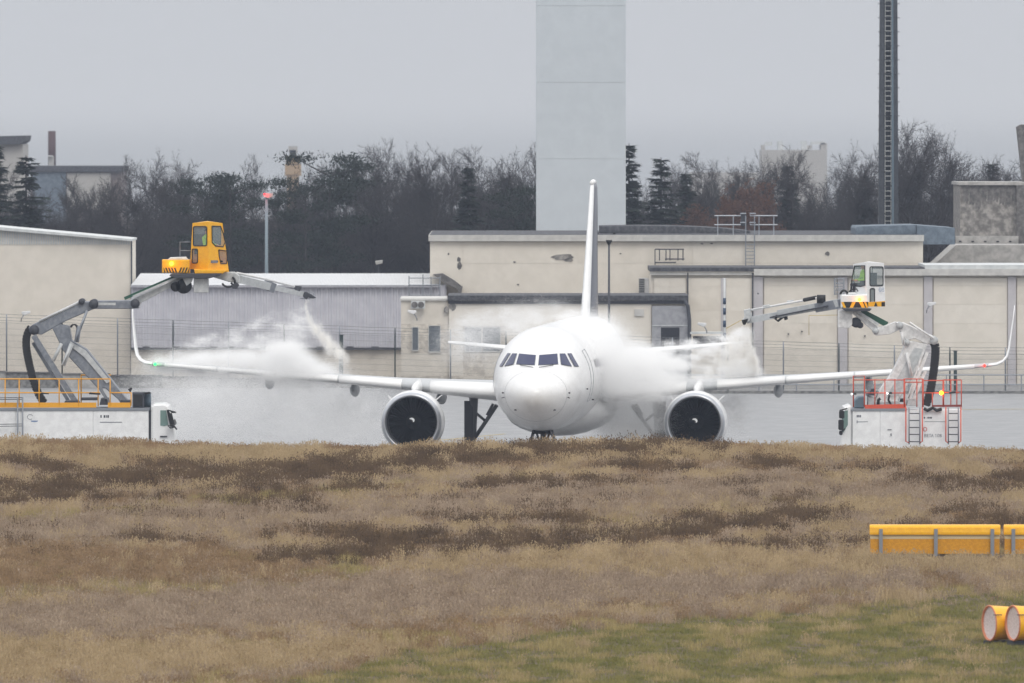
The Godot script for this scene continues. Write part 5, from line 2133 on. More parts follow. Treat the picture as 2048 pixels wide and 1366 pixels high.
	for q in [[84, 92, 783, 786], [180, 195, 783, 787]]:
		st = mb()
		plate(st, [[q[0], q[3]], [q[0] + 2, q[2]], [q[1] + 8, q[2] + 2], [q[1] + 8, q[3] + 1]], dn - 0.1, dn + 0.15, d, 0.02)
		obj("work_lamp", st, M.black, t)
	# lower arms
	var a0 := d - 0.5
	var a1 := d + 0.5
	st = mb()
	plate(st, [[105, 655], [121, 648], [139, 652], [144, 680], [174, 698], [225, 761], [258, 803], [246, 806], [211, 776], [196, 776], [127, 701]], a0, a1, d, 0.03)
	obj("main_boom", st, M.arm_grey, t)
	st = mb()
	plate(st, [[141, 682], [172, 700], [222, 762], [214, 766], [168, 712], [142, 692]], a0 - 0.06, a0 + 0.02, d)
	obj("boom_rib", st, M.arm_light, t)
	st = mb()
	bar(st, at(67, 671, a0), at(151, 804, a0), 0.21, 0.3)
	obj("parallel_arm", st, M.arm_grey, t)
	st = mb()
	bar(st, at(66, 685, a1 + 0.2), at(138, 804, a1 + 0.2), 0.14, 0.2)
	obj("parallel_arm", st, M.arm_grey, t)
	st = mb()
	bar(st, at(217, 764, a1), at(247, 805, a1), 0.2, 0.25)
	bar(st, at(199, 775, a0 - 0.1), at(218, 806, a0 - 0.1), 0.12, 0.2)
	obj("boom_leg", st, M.arm_grey, t)
	st = mb()
	plate(st, [[128, 809], [131, 801], [156, 800], [160, 809]], a0 - 0.2, a1 + 0.2, d, 0.02)
	plate(st, [[200, 809], [203, 796], [216, 796], [219, 809]], a0 - 0.2, a1 + 0.2, d, 0.02)
	plate(st, [[240, 809], [243, 799], [260, 800], [262, 809]], a0 - 0.2, a1 + 0.2, d, 0.02)
	plate(st, [[163, 800], [163, 795], [196, 795], [196, 800]], a0 - 0.1, a1 + 0.1, d, 0.02)
	obj("arm_foot", st, M.dark_grey, t)
	for q in [[174, 621, 158, 664, 0.055, M.steel], [158, 652, 153, 684, 0.10, M.arm_grey], [123, 687, 106, 722, 0.07, M.arm_light], [143, 688, 126, 731, 0.09, M.arm_light]]:
		st = mb(true)
		tube(st, [at(q[0], q[1], a0 - 0.15), at(q[2], q[3], a0 - 0.15)], q[4], 10)
		obj("cylinder", st, q[5], t)
	st = mb(true)
	for k in 2:
		var loop := []
		for i in 12:
			var w := PI * i / 11.0
			loop.append(at(147 + k * 2 - cos(w) * 6, 655 - sin(w) * 6, a0 - 0.2))
		tube(st, loop, 0.03, 6)
	obj("hose", st, M.black, t)
	# upper arms
	st = mb()
	plate(st, [[58, 655], [67, 648], [162, 602], [183, 603], [190, 617], [141, 638], [130, 643], [84, 669], [63, 667]], a0, a1, d, 0.03)
	obj("upper_boom", st, M.arm_grey, t)
	st = mb(true)
	tube(st, [at(78, 643, a0), at(163, 602, a0)], 0.055, 8)
	obj("guide_rod", st, M.arm_light, t)
	st = mb()
	plate(st, [[186, 601], [276, 600], [278, 616], [265, 617.5], [188, 617.5]], a0 + 0.1, a1 - 0.1, d, 0.03)
	obj("link_boom", st, M.arm_grey, t)
	st = mb()
	plate(st, [[196, 605], [232, 605], [232, 610], [196, 610]], a0 + 0.09, a0 + 0.12, d)
	obj("lettering", st, M.arm_light, t)
	for q in [[68, 660, 0.2], [187, 608, 0.19], [270, 607, 0.18], [163, 603, 0.12]]:
		st = mb(true)
		lathe(st, at(q[0], q[1], a0 - 0.06), Basis.IDENTITY, [[-1.1, 0.0], [-1.1, q[2]], [0.06, q[2]], [0.06, 0.0]], 16)
		obj("pivot", st, M.dark_grey, t)
	st = mb()
	plate(st, [[259, 600], [268, 596], [362, 553], [370, 560], [282, 606], [276, 617], [262, 616]], a0 + 0.15, a1 - 0.15, d, 0.02)
	obj("slewing_boom", st, M.arm_light, t)
	st = mb()
	bar(st, at(249, 597, a1 - 0.2), at(353, 552, a1 - 0.2), 0.12, 0.3)
	obj("hose_channel", st, M.green_hose, t)
	st = mb()
	bar(st, at(266, 593, a0), at(360, 552, a0), 0.08, 0.2)
	obj("boom_cover", st, M.arm_light, t)
	chain_links(t, [[62, 655], [54, 668], [52, 690], [57, 722], [66, 758], [76, 786], [88, 806]], d - 0.1, 0.3)
	# turntable under the cab
	st = mb(true)
	lathe(st, at(368, 572, d), Basis.IDENTITY, [[-0.6, 0.0], [-0.6, 0.3], [0.5, 0.3], [0.5, 0.0]], 18)
	lathe(st, at(352, 573, d), Basis.IDENTITY, [[-0.5, 0.0], [-0.5, 0.2], [0.5, 0.2], [0.5, 0.0]], 14)
	obj("slew_motor", st, M.black, t)
	st = mb()
	plate(st, [[388, 585], [388, 556], [417, 556], [417, 585]], d - 0.6, d + 0.4, d, 0.02)
	plate(st, [[366, 556], [388, 553], [384, 564], [374, 571]], d - 0.65, d - 0.2, d, 0.01)
	obj("valve_box", st, M.arm_light, t)
	st = mb()
	plate(st, [[340, 551], [343, 547], [445, 546], [440, 551], [420, 556], [350, 555]], d - 0.9, d + 0.9, d, 0.02)
	obj("turntable", st, M.dark_grey, t)
	st = mb()
	plate(st, [[391, 547], [389, 538], [456, 540], [446, 547]], d - 0.8, d + 0.8, d, 0.03)
	obj("cab_base", st, M.yellow, t)
	# counterweight box with stripes and beacon
	st = mb()
	plate(st, [[325, 545], [325, 519], [380, 519], [380, 546]], d - 0.7, d + 0.7, d, 0.03)
	var cw := obj("equipment_box", st, M.yellow, t)
	striped(cw, 327, 379, 535, 545, d - 0.7, 9, 4.0, M.black)
	st = mb()
	plate(st, [[336, 519], [341, 514.5], [372, 513.5], [376, 519]], d - 0.5, d + 0.4, d, 0.02)
	obj("box_cover", st, M.arm_white, t)
	lamp("beacon", at(343, 527, d - 0.8), 0.085, Color(1.0, 0.62, 0.12), 9.0, 0.06, t)
	railing(t, "cab_railing", [[[360, 512, d - 0.3], [360, 484, d - 0.3], [381, 484, d - 0.3]], [[360, 501, d - 0.3], [381, 501, d - 0.3]]], 0.018, M.steel)
	cab(t, M.yellow, [[385, 446, 408.1], [417, 443, 407.35], [445, 446, 408.15], [414, 447, 408.9]], [[380, 538, 408.1], [417, 541, 407.3], [458, 545, 408.2], [417.5, 540, 409.0]], [494, 496.5, 496, 494],
		[rounded(387, 453, 414, 491.5, 3), [[423.5, 452], [441, 452.5], [446, 466], [450, 484], [446, 493.5], [431, 492], [424, 485]], rounded(420, 453, 442, 490, 3), rounded(387, 453, 412, 491, 3)],
		[rounded(384.5, 498, 395.5, 526, 2.5), [[437, 499.5], [453, 502], [454, 516], [453, 527], [441, 527.5], [438, 512]], null, null])
	st = mb()
	plate(st, [[421.5, 526], [421.5, 520.5], [435.5, 520.5], [435.5, 526]], 407.4, 407.5, 407.5)
	obj("vent", st, M.arm_grey, t)
	st = mb()
	box(st, at(402, 505, 408.15), Vector3(0.5, 0.12, 0.5))
	box(st, at(401, 487, 408.35), Vector3(0.46, 0.75, 0.1))
	obj("seat", st, M.seat, t)
	# spraying boom
	st = mb()
	var n0 := 408.3
	plate(st, [[405, 548], [413, 545], [469, 543.5], [480, 551], [480, 567], [456, 563]], n0 - 0.35, n0 + 0.35, n0, 0.03)
	obj("spray_boom", st, M.arm_light, t)
	for q in [[478, 558, 540, 573, 0.30, 408.5, 411.2], [538, 573, 612, 590, 0.19, 411.2, 414.0]]:
		st = mb()
		bar(st, at(q[0], q[1], q[5]), at(q[2], q[3], q[6]), q[4], q[4])
		obj("boom_section", st, M.arm_light, t)
	st = mb()
	bar(st, at(534, 571, 411.0), at(543, 574, 411.3), 0.38, 0.38)
	obj("boom_collar", st, M.arm_grey, t)
	st = mb(true)
	tube(st, [at(474, 546, 408.2), at(530, 558, 410.6), at(588, 573, 413.0)], 0.05, 8)
	obj("supply_pipe", st, M.arm_white, t)
	st = mb(true)
	var loop := []
	for i in 14:
		var w := PI * (0.1 + 1.2 * i / 13.0)
		loop.append(at(457 - cos(w) * 13, 563 + sin(w) * 11, n0 - 0.4))
	tube(st, loop, 0.045, 6)
	tube(st, [at(462, 565, n0 - 0.4), at(470, 575, n0 - 0.4), at(477, 568, n0 - 0.4)], 0.05, 6)
	obj("hose", st, M.black, t)
	st = mb()
	plate(st, [[466, 577], [463, 570], [474, 564], [479, 570], [474, 577]], n0 - 0.45, n0 - 0.1, n0, 0.02)
	obj("valve", st, M.dark_grey, t)
	st = mb()
	plate(st, [[586, 574], [590, 571], [604, 573], [600, 582], [594, 584]], 413.2, 413.6, 413.4, 0.02)
	plate(st, [[603, 586], [612, 583], [622, 588], [632, 595], [626, 597], [617, 594], [613, 599], [607, 594]], 413.6, 414.1, 413.8, 0.02)
	obj("nozzle", st, M.dark_grey, t)
	st = mb(true)
	loop = []
	for i in 12:
		var w := TAU * i / 11.0
		loop.append(at(622 + cos(w) * 6, 590 - sin(w) * 6, 413.7))
	tube(st, loop, 0.015, 5)
	tube(st, [at(600, 597, 413.8), at(632, 596, 413.8)], 0.02, 5)
	obj("nozzle_guard", st, M.steel, t)
	operator("worker in bright yellow green jacket seated in the yellow operator's cab", at(414, 503, 408.15) + Vector3(0, -0.02, 0), 0.9)

func right_truck():
	var d := 408.0
	var dn := 406.75
	var df := 409.25
	var t := thing("deicing_truck", "white de-icing truck with white arm, red railing and white operator's cab", "truck", base_at(1810, d), "de-icing trucks")
	var st := mb()
	plate(st, [[1703, 912], [1703, 819], [1922, 819], [1922, 912]], dn + 0.03, df, d)
	obj("tank_body", st, M.truck_white, t)
	for q in [[1703, 1757.6], [1759, 1810.5], [1846, 1890]]:
		st = mb()
		plate(st, [[q[0], 911], [q[0], 820], [q[1], 820], [q[1], 911]], dn, dn + 0.05, d, 0.012)
		obj("side_panel", st, M.truck_panel, t)
	st = mb()
	plate(st, [[1701, 820], [1701, 815.5], [1812, 815.5], [1812, 820]], dn - 0.04, df + 0.04, d)
	obj("deck_edge", st, M.galvanised, t)
	st = mb()
	plate(st, [[1690, 934], [1690, 913], [1918, 913], [1918, 934]], dn + 0.5, df - 0.5, d)
	obj("chassis", st, M.dark_grey, t)
	wheel_set(t, [1694, 1800, 1862, 1895], dn, df)
	st = mb()
	plate(st, [[1702, 926], [1702, 812], [1698, 808], [1686, 813], [1680, 846], [1677, 872], [1677, 926]], dn + 0.05, df - 0.05, d, 0.07)
	var c := obj("driver_cab", st, M.truck_white, t)
	st = mb()
	plate(st, [[1686, 862], [1681, 866], [1683, 822], [1694, 819], [1694, 848]], dn + 0.03, dn + 0.08, d)
	obj("side_window", st, M.teal_glass, c)
	for q in [[1676, 1686.5, 819, 835], [1674.5, 1685, 837, 858], [1676, 1683, 859, 868]]:
		st = mb()
		plate(st, rounded(q[0], q[2], q[1], q[3], 3.0), dn - 0.4, dn - 0.12, d, 0.03)
		obj("mirror", st, M.black, c)
	st = mb()
	bar(st, at(1680, 821, dn - 0.2), at(1694, 817, dn), 0.05, 0.05)
	bar(st, at(1680, 866, dn - 0.2), at(1690, 858, dn), 0.05, 0.05)
	obj("mirror_arm", st, M.black, c)
	# marks
	st = mb()
	for k in 3:
		plate(st, [[1711.5 + k * 3.1, 833], [1711.5 + k * 3.1, 828.4], [1713.9 + k * 3.1, 828.4], [1713.9 + k * 3.1, 833]], dn - 0.006, dn + 0.01, d)
	obj("lettering", st, M.text_grey, t)
	st = mb()
	plate(st, [[1711.6, 844.8], [1711.6, 839], [1713, 839], [1713, 841.4], [1734, 841.2], [1734, 842.4], [1713, 842.8], [1713, 844.8]], dn - 0.006, dn + 0.01, d)
	obj("lettering", st, M.text_grey, t)
	st = mb()
	for q in [[1845.5, 1848], [1851.6, 1853], [1854, 1857], [1857.8, 1861.4]]:
		plate(st, [[q[0], 835.4], [q[0], 832.2], [q[1], 832.2], [q[1], 835.4]], dn - 0.006, dn + 0.01, d)
	obj("lettering", st, M.text_dark, t)
	st = mb()
	plate(st, [[1847, 842.2], [1847, 841.2], [1888, 841.2], [1888, 842.2]], dn - 0.006, dn + 0.01, d)
	obj("panel_seam", st, M.text_grey, t)
	st = mb()
	var ring := []
	for k in 25:
		ring.append(at(1850.4 + cos(TAU * k / 24) * 3.6, 858.6 + sin(TAU * k / 24) * 3.8, dn - 0.004))
	tube(st, ring, 0.012, 4)
	obj("red_ring", st, M.text_red, t)
	lettering(t, "BETA 108", at(1866, 871.5, dn - 0.008), 0.125, M.text_grey)
	st = mb()
	plate(st, [[1772, 872], [1772, 858], [1782, 858], [1782, 872]], dn - 0.008, dn + 0.01, d)
	obj("filler_flap", st, M.truck_white, t)
	st = mb()
	plate(st, [[1773, 858.4], [1773, 857], [1781, 857], [1781, 858.4]], dn - 0.03, dn + 0.01, d)
	plate(st, [[1779, 870], [1779, 865], [1781, 865], [1781, 870]], dn - 0.03, dn + 0.01, d)
	obj("latch", st, M.dark_grey, t)
	# ladders
	for q in [[1818.5, 1840, 1812, 1845], [1897, 1917, 1892, 1922]]:
		var z := dn - 0.28
		var lad = railing(t, "ladder", [[[q[0], 815, z], [q[0], 889, z]], [[q[1], 815, z], [q[1], 889, z]]], 0.03, M.galvanised)
		for y in [827, 841, 855, 869, 883.5]:
			st = mb(true)
			tube(st, [at(q[0], y, z), at(q[1], y, z)], 0.022, 6)
			obj("rung", st, M.dark_grey, lad)
		railing(t, "grab_rail", [[[q[2], 814, z - 0.1], [q[2], 883, z - 0.1], [q[0] - 1, 885, z - 0.05]], [[q[3], 814, z - 0.1], [q[3], 883, z - 0.1], [q[1] + 1, 885, z - 0.05]]], 0.028, M.rail_red)
	st = mb(true)
	tube(st, [at(1848, 817, dn - 0.1), at(1855, 821, dn - 0.1), at(1866, 816, dn - 0.1), at(1874, 821, dn - 0.1), at(1884, 818, dn - 0.1)], 0.07, 7)
	obj("hose", st, M.black, t)
	# red railings
	st = mb()
	plate(st, [[1728, 815.5], [1728, 808], [1810, 806.5], [1810, 815]], dn - 0.03, dn + 0.02, d)
	obj("toe_board", st, M.rail_red, t)
	st = mb()
	plate(st, [[1862, 812], [1862, 808.5], [1920, 807.5], [1920, 812]], dn - 0.03, dn + 0.02, d)
	obj("toe_board", st, plain(Color(0.50, 0.20, 0.17), 0.6), t)
	for z in [dn, df]:
		railing(t, "end_frame", [[[1707, 814, z], [1707, 752, z], [1729, 752, z], [1729, 814, z]]], 0.03, M.rail_red)
		for q in [[1707, 1810, 760], [1729, 1810, 786], [1809, 1846, 758], [1809, 1846, 764.5], [1846, 1888, 786], [1887, 1923, 760], [1887, 1919, 785], [1846, 1888, 761]]:
			railing(t, "rail", [[[q[0], q[2], z], [q[1], q[2], z]]], 0.024, M.rail_red)
		for q in [[1750, 758], [1770, 758], [1790, 758], [1809, 757], [1834, 758], [1846, 758], [1865, 786], [1887, 759], [1902, 760], [1914, 760], [1923, 760]]:
			railing(t, "rail_post", [[[q[0], q[1], z], [q[0], 814, z]]], 0.024 if not q[0] in [1809, 1846, 1887] else 0.042, M.rail_red)
	# lamps on the deck
	for q in [[1704, 787], [1775, 785.5]]:
		st = mb()
		plate(st, [[q[0] - 3, q[1] - 3], [q[0] + 6, q[1] - 3.5], [q[0] + 7, q[1] + 0.5], [q[0] - 2, q[1] + 1]], dn - 0.25, dn - 0.05, d, 0.02)
		var hl := obj("work_lamp", st, M.black, t)
		lamp("work_lamp_glass", at(q[0], q[1] + 1.2, dn - 0.3), 0.038, Color(1.0, 0.98, 0.95), 3.0, 0.05, hl)
	lamp("beacon", at(1883, 786, dn - 0.15), 0.085, Color(1.0, 0.60, 0.10), 9.0, 0.06, t)
	st = mb()
	plate(st, [[1895, 783], [1908, 781], [1909, 784], [1896, 786]], dn - 0.1, dn + 0.1, d)
	obj("lamp_bracket", st, M.black, t)
	# equipment on deck
	st = mb()
	plate(st, [[1708, 815], [1709, 800], [1716, 793], [1727, 792], [1727, 815]], dn + 0.4, df - 0.5, d, 0.03)
	obj("blower", st, M.mast_blue, t)
	st = mb()
	plate(st, [[1732, 791], [1742, 777], [1750, 776], [1748, 790]], dn + 0.5, df - 0.6, d, 0.02)
	obj("motor_cover", st, M.dark_grey, t)
	st = mb(true)
	tube(st, [at(1756, 812, dn + 0.4), at(1757, 800, dn + 0.4), at(1761, 797, dn + 0.4)], 0.06, 7)
	tube(st, [at(1783, 811, dn + 0.4), at(1777, 800, dn + 0.4), at(1779, 790, dn + 0.4)], 0.045, 7)
	obj("hose", st, M.black, t)
	st = mb()
	plate(st, [[1798, 803], [1800, 796], [1807, 796], [1808, 803]], dn + 0.35, dn + 0.8, d, 0.02)
	obj("valve", st, M.black, t)
	st = mb()
	plate(st, [[1735, 812], [1735, 792], [1748, 794], [1748, 812]], dn + 0.6, df - 0.7, d, 0.02)
	obj("pump_box", st, M.arm_light, t)
	# lower boom
	var a0 := d - 0.5
	var a1 := d + 0.5
	st = mb()
	plate(st, [[1811, 680], [1854, 688], [1846, 712], [1830, 745], [1812, 775], [1795, 803], [1748, 806], [1757, 782], [1783, 745], [1803, 705]], a0, a1, d, 0.03)
	obj("main_boom", st, M.arm_white, t)
	st = mb()
	plate(st, [[1828, 694], [1845, 698], [1834, 726], [1816, 757], [1797, 790], [1770, 796], [1796, 752], [1816, 716]], a0 - 0.015, a0 + 0.02, d)
	obj("boom_web", st, M.arm_light, t)
	for q in [[1855, 704, 1819, 797, 0.12], [1851, 742, 1826, 802, 0.12], [1842, 716, 1815, 800, 0.07]]:
		st = mb()
		bar(st, at(q[0], q[1], a0 - 0.12), at(q[2], q[3], a0 - 0.12), q[4], 0.16)
		obj("parallel_arm", st, M.arm_white, t)
	for q in [[1813, 706, 1824, 752, 0.065], [1803, 664, 1808, 690, 0.06], [1819, 645, 1867, 677, 0.045]]:
		st = mb(true)
		tube(st, [at(q[0], q[1], a0 - 0.15), at(q[2], q[3], a0 - 0.15)], q[4], 8)
		obj("cylinder", st, M.arm_white, t)
	st = mb()
	plate(st, [[1745, 811], [1748, 803], [1796, 801], [1800, 811]], a0 - 0.2, a1 + 0.2, d, 0.02)
	plate(st, [[1812, 811], [1815, 796], [1832, 797], [1835, 811]], a0 - 0.2, a1 + 0.2, d, 0.02)
	obj("arm_foot", st, M.arm_light, t)
	# upper boom
	st = mb()
	plate(st, [[1791, 644], [1808, 645], [1876, 676], [1874, 687], [1852, 688], [1829, 677], [1811, 681], [1797, 659]], a0, a1, d, 0.03)
	obj("upper_boom", st, M.arm_white, t)
	st = mb()
	plate(st, [[1747, 668], [1752, 657], [1791, 643], [1799, 650], [1795, 661], [1780, 668], [1752, 671]], a0 + 0.1, a1 - 0.1, d, 0.02)
	obj("link_boom", st, M.arm_white, t)
	for q in [[1800, 651, 0.14], [1868, 681, 0.17], [1752, 662, 0.12], [1814, 685, 0.12]]:
		st = mb(true)
		lathe(st, at(q[0], q[1], a0 - 0.05), Basis.IDENTITY, [[-1.1, 0.0], [-1.1, q[2]], [0.05, q[2]], [0.05, 0.0]], 16)
		obj("pivot", st, M.arm_light, t)
	st = mb()
	plate(st, [[1699, 622], [1708, 621], [1758, 654], [1756, 666], [1747, 663]], a0 + 0.15, a1 - 0.15, d, 0.02)
	obj("slewing_boom", st, M.arm_white, t)
	st = mb()
	bar(st, at(1722, 622, a1 - 0.2), at(1774, 649, a1 - 0.2), 0.22, 0.3)
	obj("hose_channel", st, M.green_hose, t)
	st = mb()
	bar(st, at(1712, 621, a0 + 0.05), at(1757, 649, a0 + 0.05), 0.1, 0.14)
	obj("boom_cover", st, M.arm_light, t)
	chain_links(t, [[1866, 684], [1871, 690], [1870, 720], [1866, 752], [1860, 786], [1852, 811]], d - 0.15, 0.32)
	# turntable
	st = mb()
	plate(st, [[1676, 655], [1676, 621], [1704, 621], [1704, 648], [1698, 656]], d - 0.5, d + 0.4, d, 0.02)
	obj("valve_box", st, M.arm_white, t)
	st = mb(true)
	lathe(st, at(1712, 645, d), Basis.IDENTITY, [[-0.5, 0.0], [-0.5, 0.2], [0.4, 0.2], [0.4, 0.0]], 16)
	lathe(st, at(1720, 650, d), Basis.IDENTITY, [[-0.4, 0.0], [-0.4, 0.13], [0.35, 0.13], [0.35, 0.0]], 14)
	obj("slew_motor", st, M.dark_grey, t)
	st = mb()
	plate(st, [[1684, 617], [1742, 617], [1738, 621.5], [1690, 622]], d - 0.9, d + 0.8, d, 0.02)
	obj("turntable", st, M.dark_grey, t)
	st = mb()
	plate(st, [[1681, 615], [1681, 589], [1734, 588], [1736, 615]], d - 0.8, d + 0.6, d, 0.04)
	var cw := obj("equipment_box", st, M.truck_white, t)
	st = mb()
	plate(st, [[1684, 615], [1684, 603], [1735, 603], [1735, 615]], d - 0.807, d - 0.79, d)
	obj("stripe_panel", st, M.black, cw)
	for q in [[1686, 1691, -5], [1698, 1705, 5], [1722, 1729, -5], [1731, 1735, -4]]:
		st = mb()
		plate(st, [[q[0], 614.6], [q[1], 614.6], [minf(q[1] + q[2], 1735), 603.4], [minf(q[0] + q[2], 1735), 603.4]], d - 0.816, d - 0.806, d)
		obj("warning_stripe", st, M.yellow, cw)
	lamp("beacon", at(1719, 599, d - 0.9), 0.07, Color(1.0, 0.60, 0.15), 9.0, 0.05, t)
	st = mb()
	plate(st, [[1694, 588], [1697, 585], [1709, 584], [1712, 588]], d - 0.6, d, d, 0.02)
	obj("box_cover", st, M.truck_white, t)
	st = mb(true)
	var loop := []
	for i in 12:
		var w := PI * i / 11.0
		loop.append(at(1688 - cos(w) * 7, 589 - sin(w) * 8, d - 0.5))
	tube(st, loop, 0.05, 6)
	tube(st, [at(1698, 584, d - 0.6), at(1702, 579, d - 0.6), at(1714, 578, d - 0.6), at(1716, 583, d - 0.6)], 0.03, 6)
	obj("hose", st, M.black, t)
	railing(t, "cab_railing", [[[1672, 590, d + 0.4], [1672, 557, d + 0.4], [1687, 557, d + 0.4], [1687, 590, d + 0.4]], [[1672, 567, d + 0.4], [1687, 567, d + 0.4]], [[1672, 578, d + 0.4], [1687, 578, d + 0.4]]], 0.018, M.steel)
	cab(t, M.truck_white, [[1707, 528, 408.15], [1733, 524, 407.35], [1768, 526, 408.0], [1741, 527, 408.85]], [[1702, 589, 408.2], [1733, 613, 407.3], [1771, 613, 408.05], [1740, 600, 409.0]], [574, 574, 573, 574],
		[[[1709, 532], [1730, 531], [1730.5, 571], [1722, 573], [1703.8, 571], [1703.5, 563]], rounded(1739.5, 533.5, 1766, 571.5, 3), rounded(1744, 533, 1766, 570, 3), rounded(1709, 533, 1738, 570, 3)],
		[null, rounded(1740, 577, 1749, 605, 2.5), null, null])
	lettering(t, "108", at(1760, 579.5, 407.78), 0.16, M.text_blue)
	st = mb()
	plate(st, [[1733, 613], [1734, 604.5], [1770, 602], [1770.5, 613]], 407.2, 407.26, 407.3)
	var sp := obj("stripe_panel", st, M.yellow, t)
	for q in [[1748, 1755, 3], [1763, 1770, 0]]:
		st = mb()
		plate(st, [[q[0], 612.6], [q[1], 612.6], [q[1] - q[2], 604], [q[0] + q[2], 604]], 407.18, 407.21, 407.3)
		obj("warning_stripe", st, M.black, sp)
	st = mb()
	box(st, at(1744, 573, 408.25), Vector3(0.5, 0.12, 0.5))
	box(st, at(1746, 562, 408.4), Vector3(0.3, 0.66, 0.42))
	obj("seat", st, M.seat, t)
	operator("worker in bright yellow green jacket seated in the white operator's cab", at(1728, 574, 408.2), -1.25)
	# spraying boom
	st = mb()
	bar(st, at(1684, 607, 408.2), at(1636, 615, 409.2), 0.36, 0.34)
	obj("spray_boom", st, M.arm_grey, t)
	for q in [[1680, 605, 1560, 627, 0.30, 408.2, 411.0, M.arm_light], [1572, 627, 1498, 640, 0.25, 410.8, 412.3, M.arm_light]]:
		st = mb()
		bar(st, at(q[0], q[1], q[5]), at(q[2], q[3], q[6]), q[4], 0.26)
		obj("boom_section", st, q[7], t)
	st = mb()
	bar(st, at(1655, 612, 408.5), at(1545, 634, 411.2), 0.06, 0.3)
	obj("boom_rail", st, M.dark_grey, t)
	st = mb(true)
	tube(st, [at(1491, 622, 412.3), at(1640, 595, 409.0)], 0.045, 8)
	obj("supply_pipe", st, M.arm_white, t)
	st = mb(true)
	tube(st, [at(1608, 600, 409.6), at(1632, 595, 409.2)], 0.08, 8)
	obj("cylinder", st, M.black, t)
	st = mb(true)
	lathe(st, at(1643, 598, 408.8), Basis(Vector3(0, 0, 1), Vector3.UP, Vector3(-1, 0, 0)), [[-0.16, 0.0], [-0.16, 0.17], [0.18, 0.17], [0.18, 0.0]], 16)
	obj("hose_reel", st, M.black, t)
	for q in [[1580, 603.5], [1532, 612.5]]:
		st = mb()
		plate(st, [[q[0] - 6, q[1] - 2], [q[0] + 7, q[1] - 4], [q[0] + 8, q[1] + 3], [q[0] - 6, q[1] + 5]], 410.6, 410.9, 410.8, 0.02)
		obj("pipe_clamp", st, M.arm_light, t)
	st = mb(true)
	tube(st, [at(1554, 630, 410.9), at(1551, 638, 410.9), at(1556, 642, 410.9), at(1566, 634, 410.9), at(1574, 629, 410.8)], 0.05, 7)
	tube(st, [at(1568, 636, 410.8), at(1575, 634, 410.8)], [0.1, 0.09], 8)
	obj("hose", st, M.black, t)
	st = mb()
	plate(st, [[1488, 620], [1500, 617], [1504, 630], [1499, 642], [1490, 647], [1484, 642], [1489, 634]], 412.0, 412.5, 412.2, 0.02)
	obj("nozzle_head", st, M.arm_light, t)
	st = mb()
	plate(st, [[1483, 640], [1496, 637], [1494, 643], [1490, 650], [1486, 649]], 411.9, 412.4, 412.2, 0.02)
	obj("nozzle", st, M.black, t)
	railing(t, "feeler_rod", [[[1483, 640, 412.2], [1452, 657, 412.6]], [[1676, 630, 408.4], [1618, 631, 408.8], [1618, 670, 408.8]]], 0.012, M.line_yellow)
# ---------------------------------------------------------------- airfield furniture in the grass
func distance_of_row(py: float, px: float) -> float:
	# how far off the bank is met at this picture row
	var lo := 220.0
	var hi := 386.0
	for k in 30:
		var d := (lo + hi) * 0.5
		var x := (px - 1024.0) * d / FOCAL
		var row := HORIZON + (EYE - bank(x, d)) * FOCAL / d
		if row > py:
			lo = d
		else:
			hi = d
	return hi

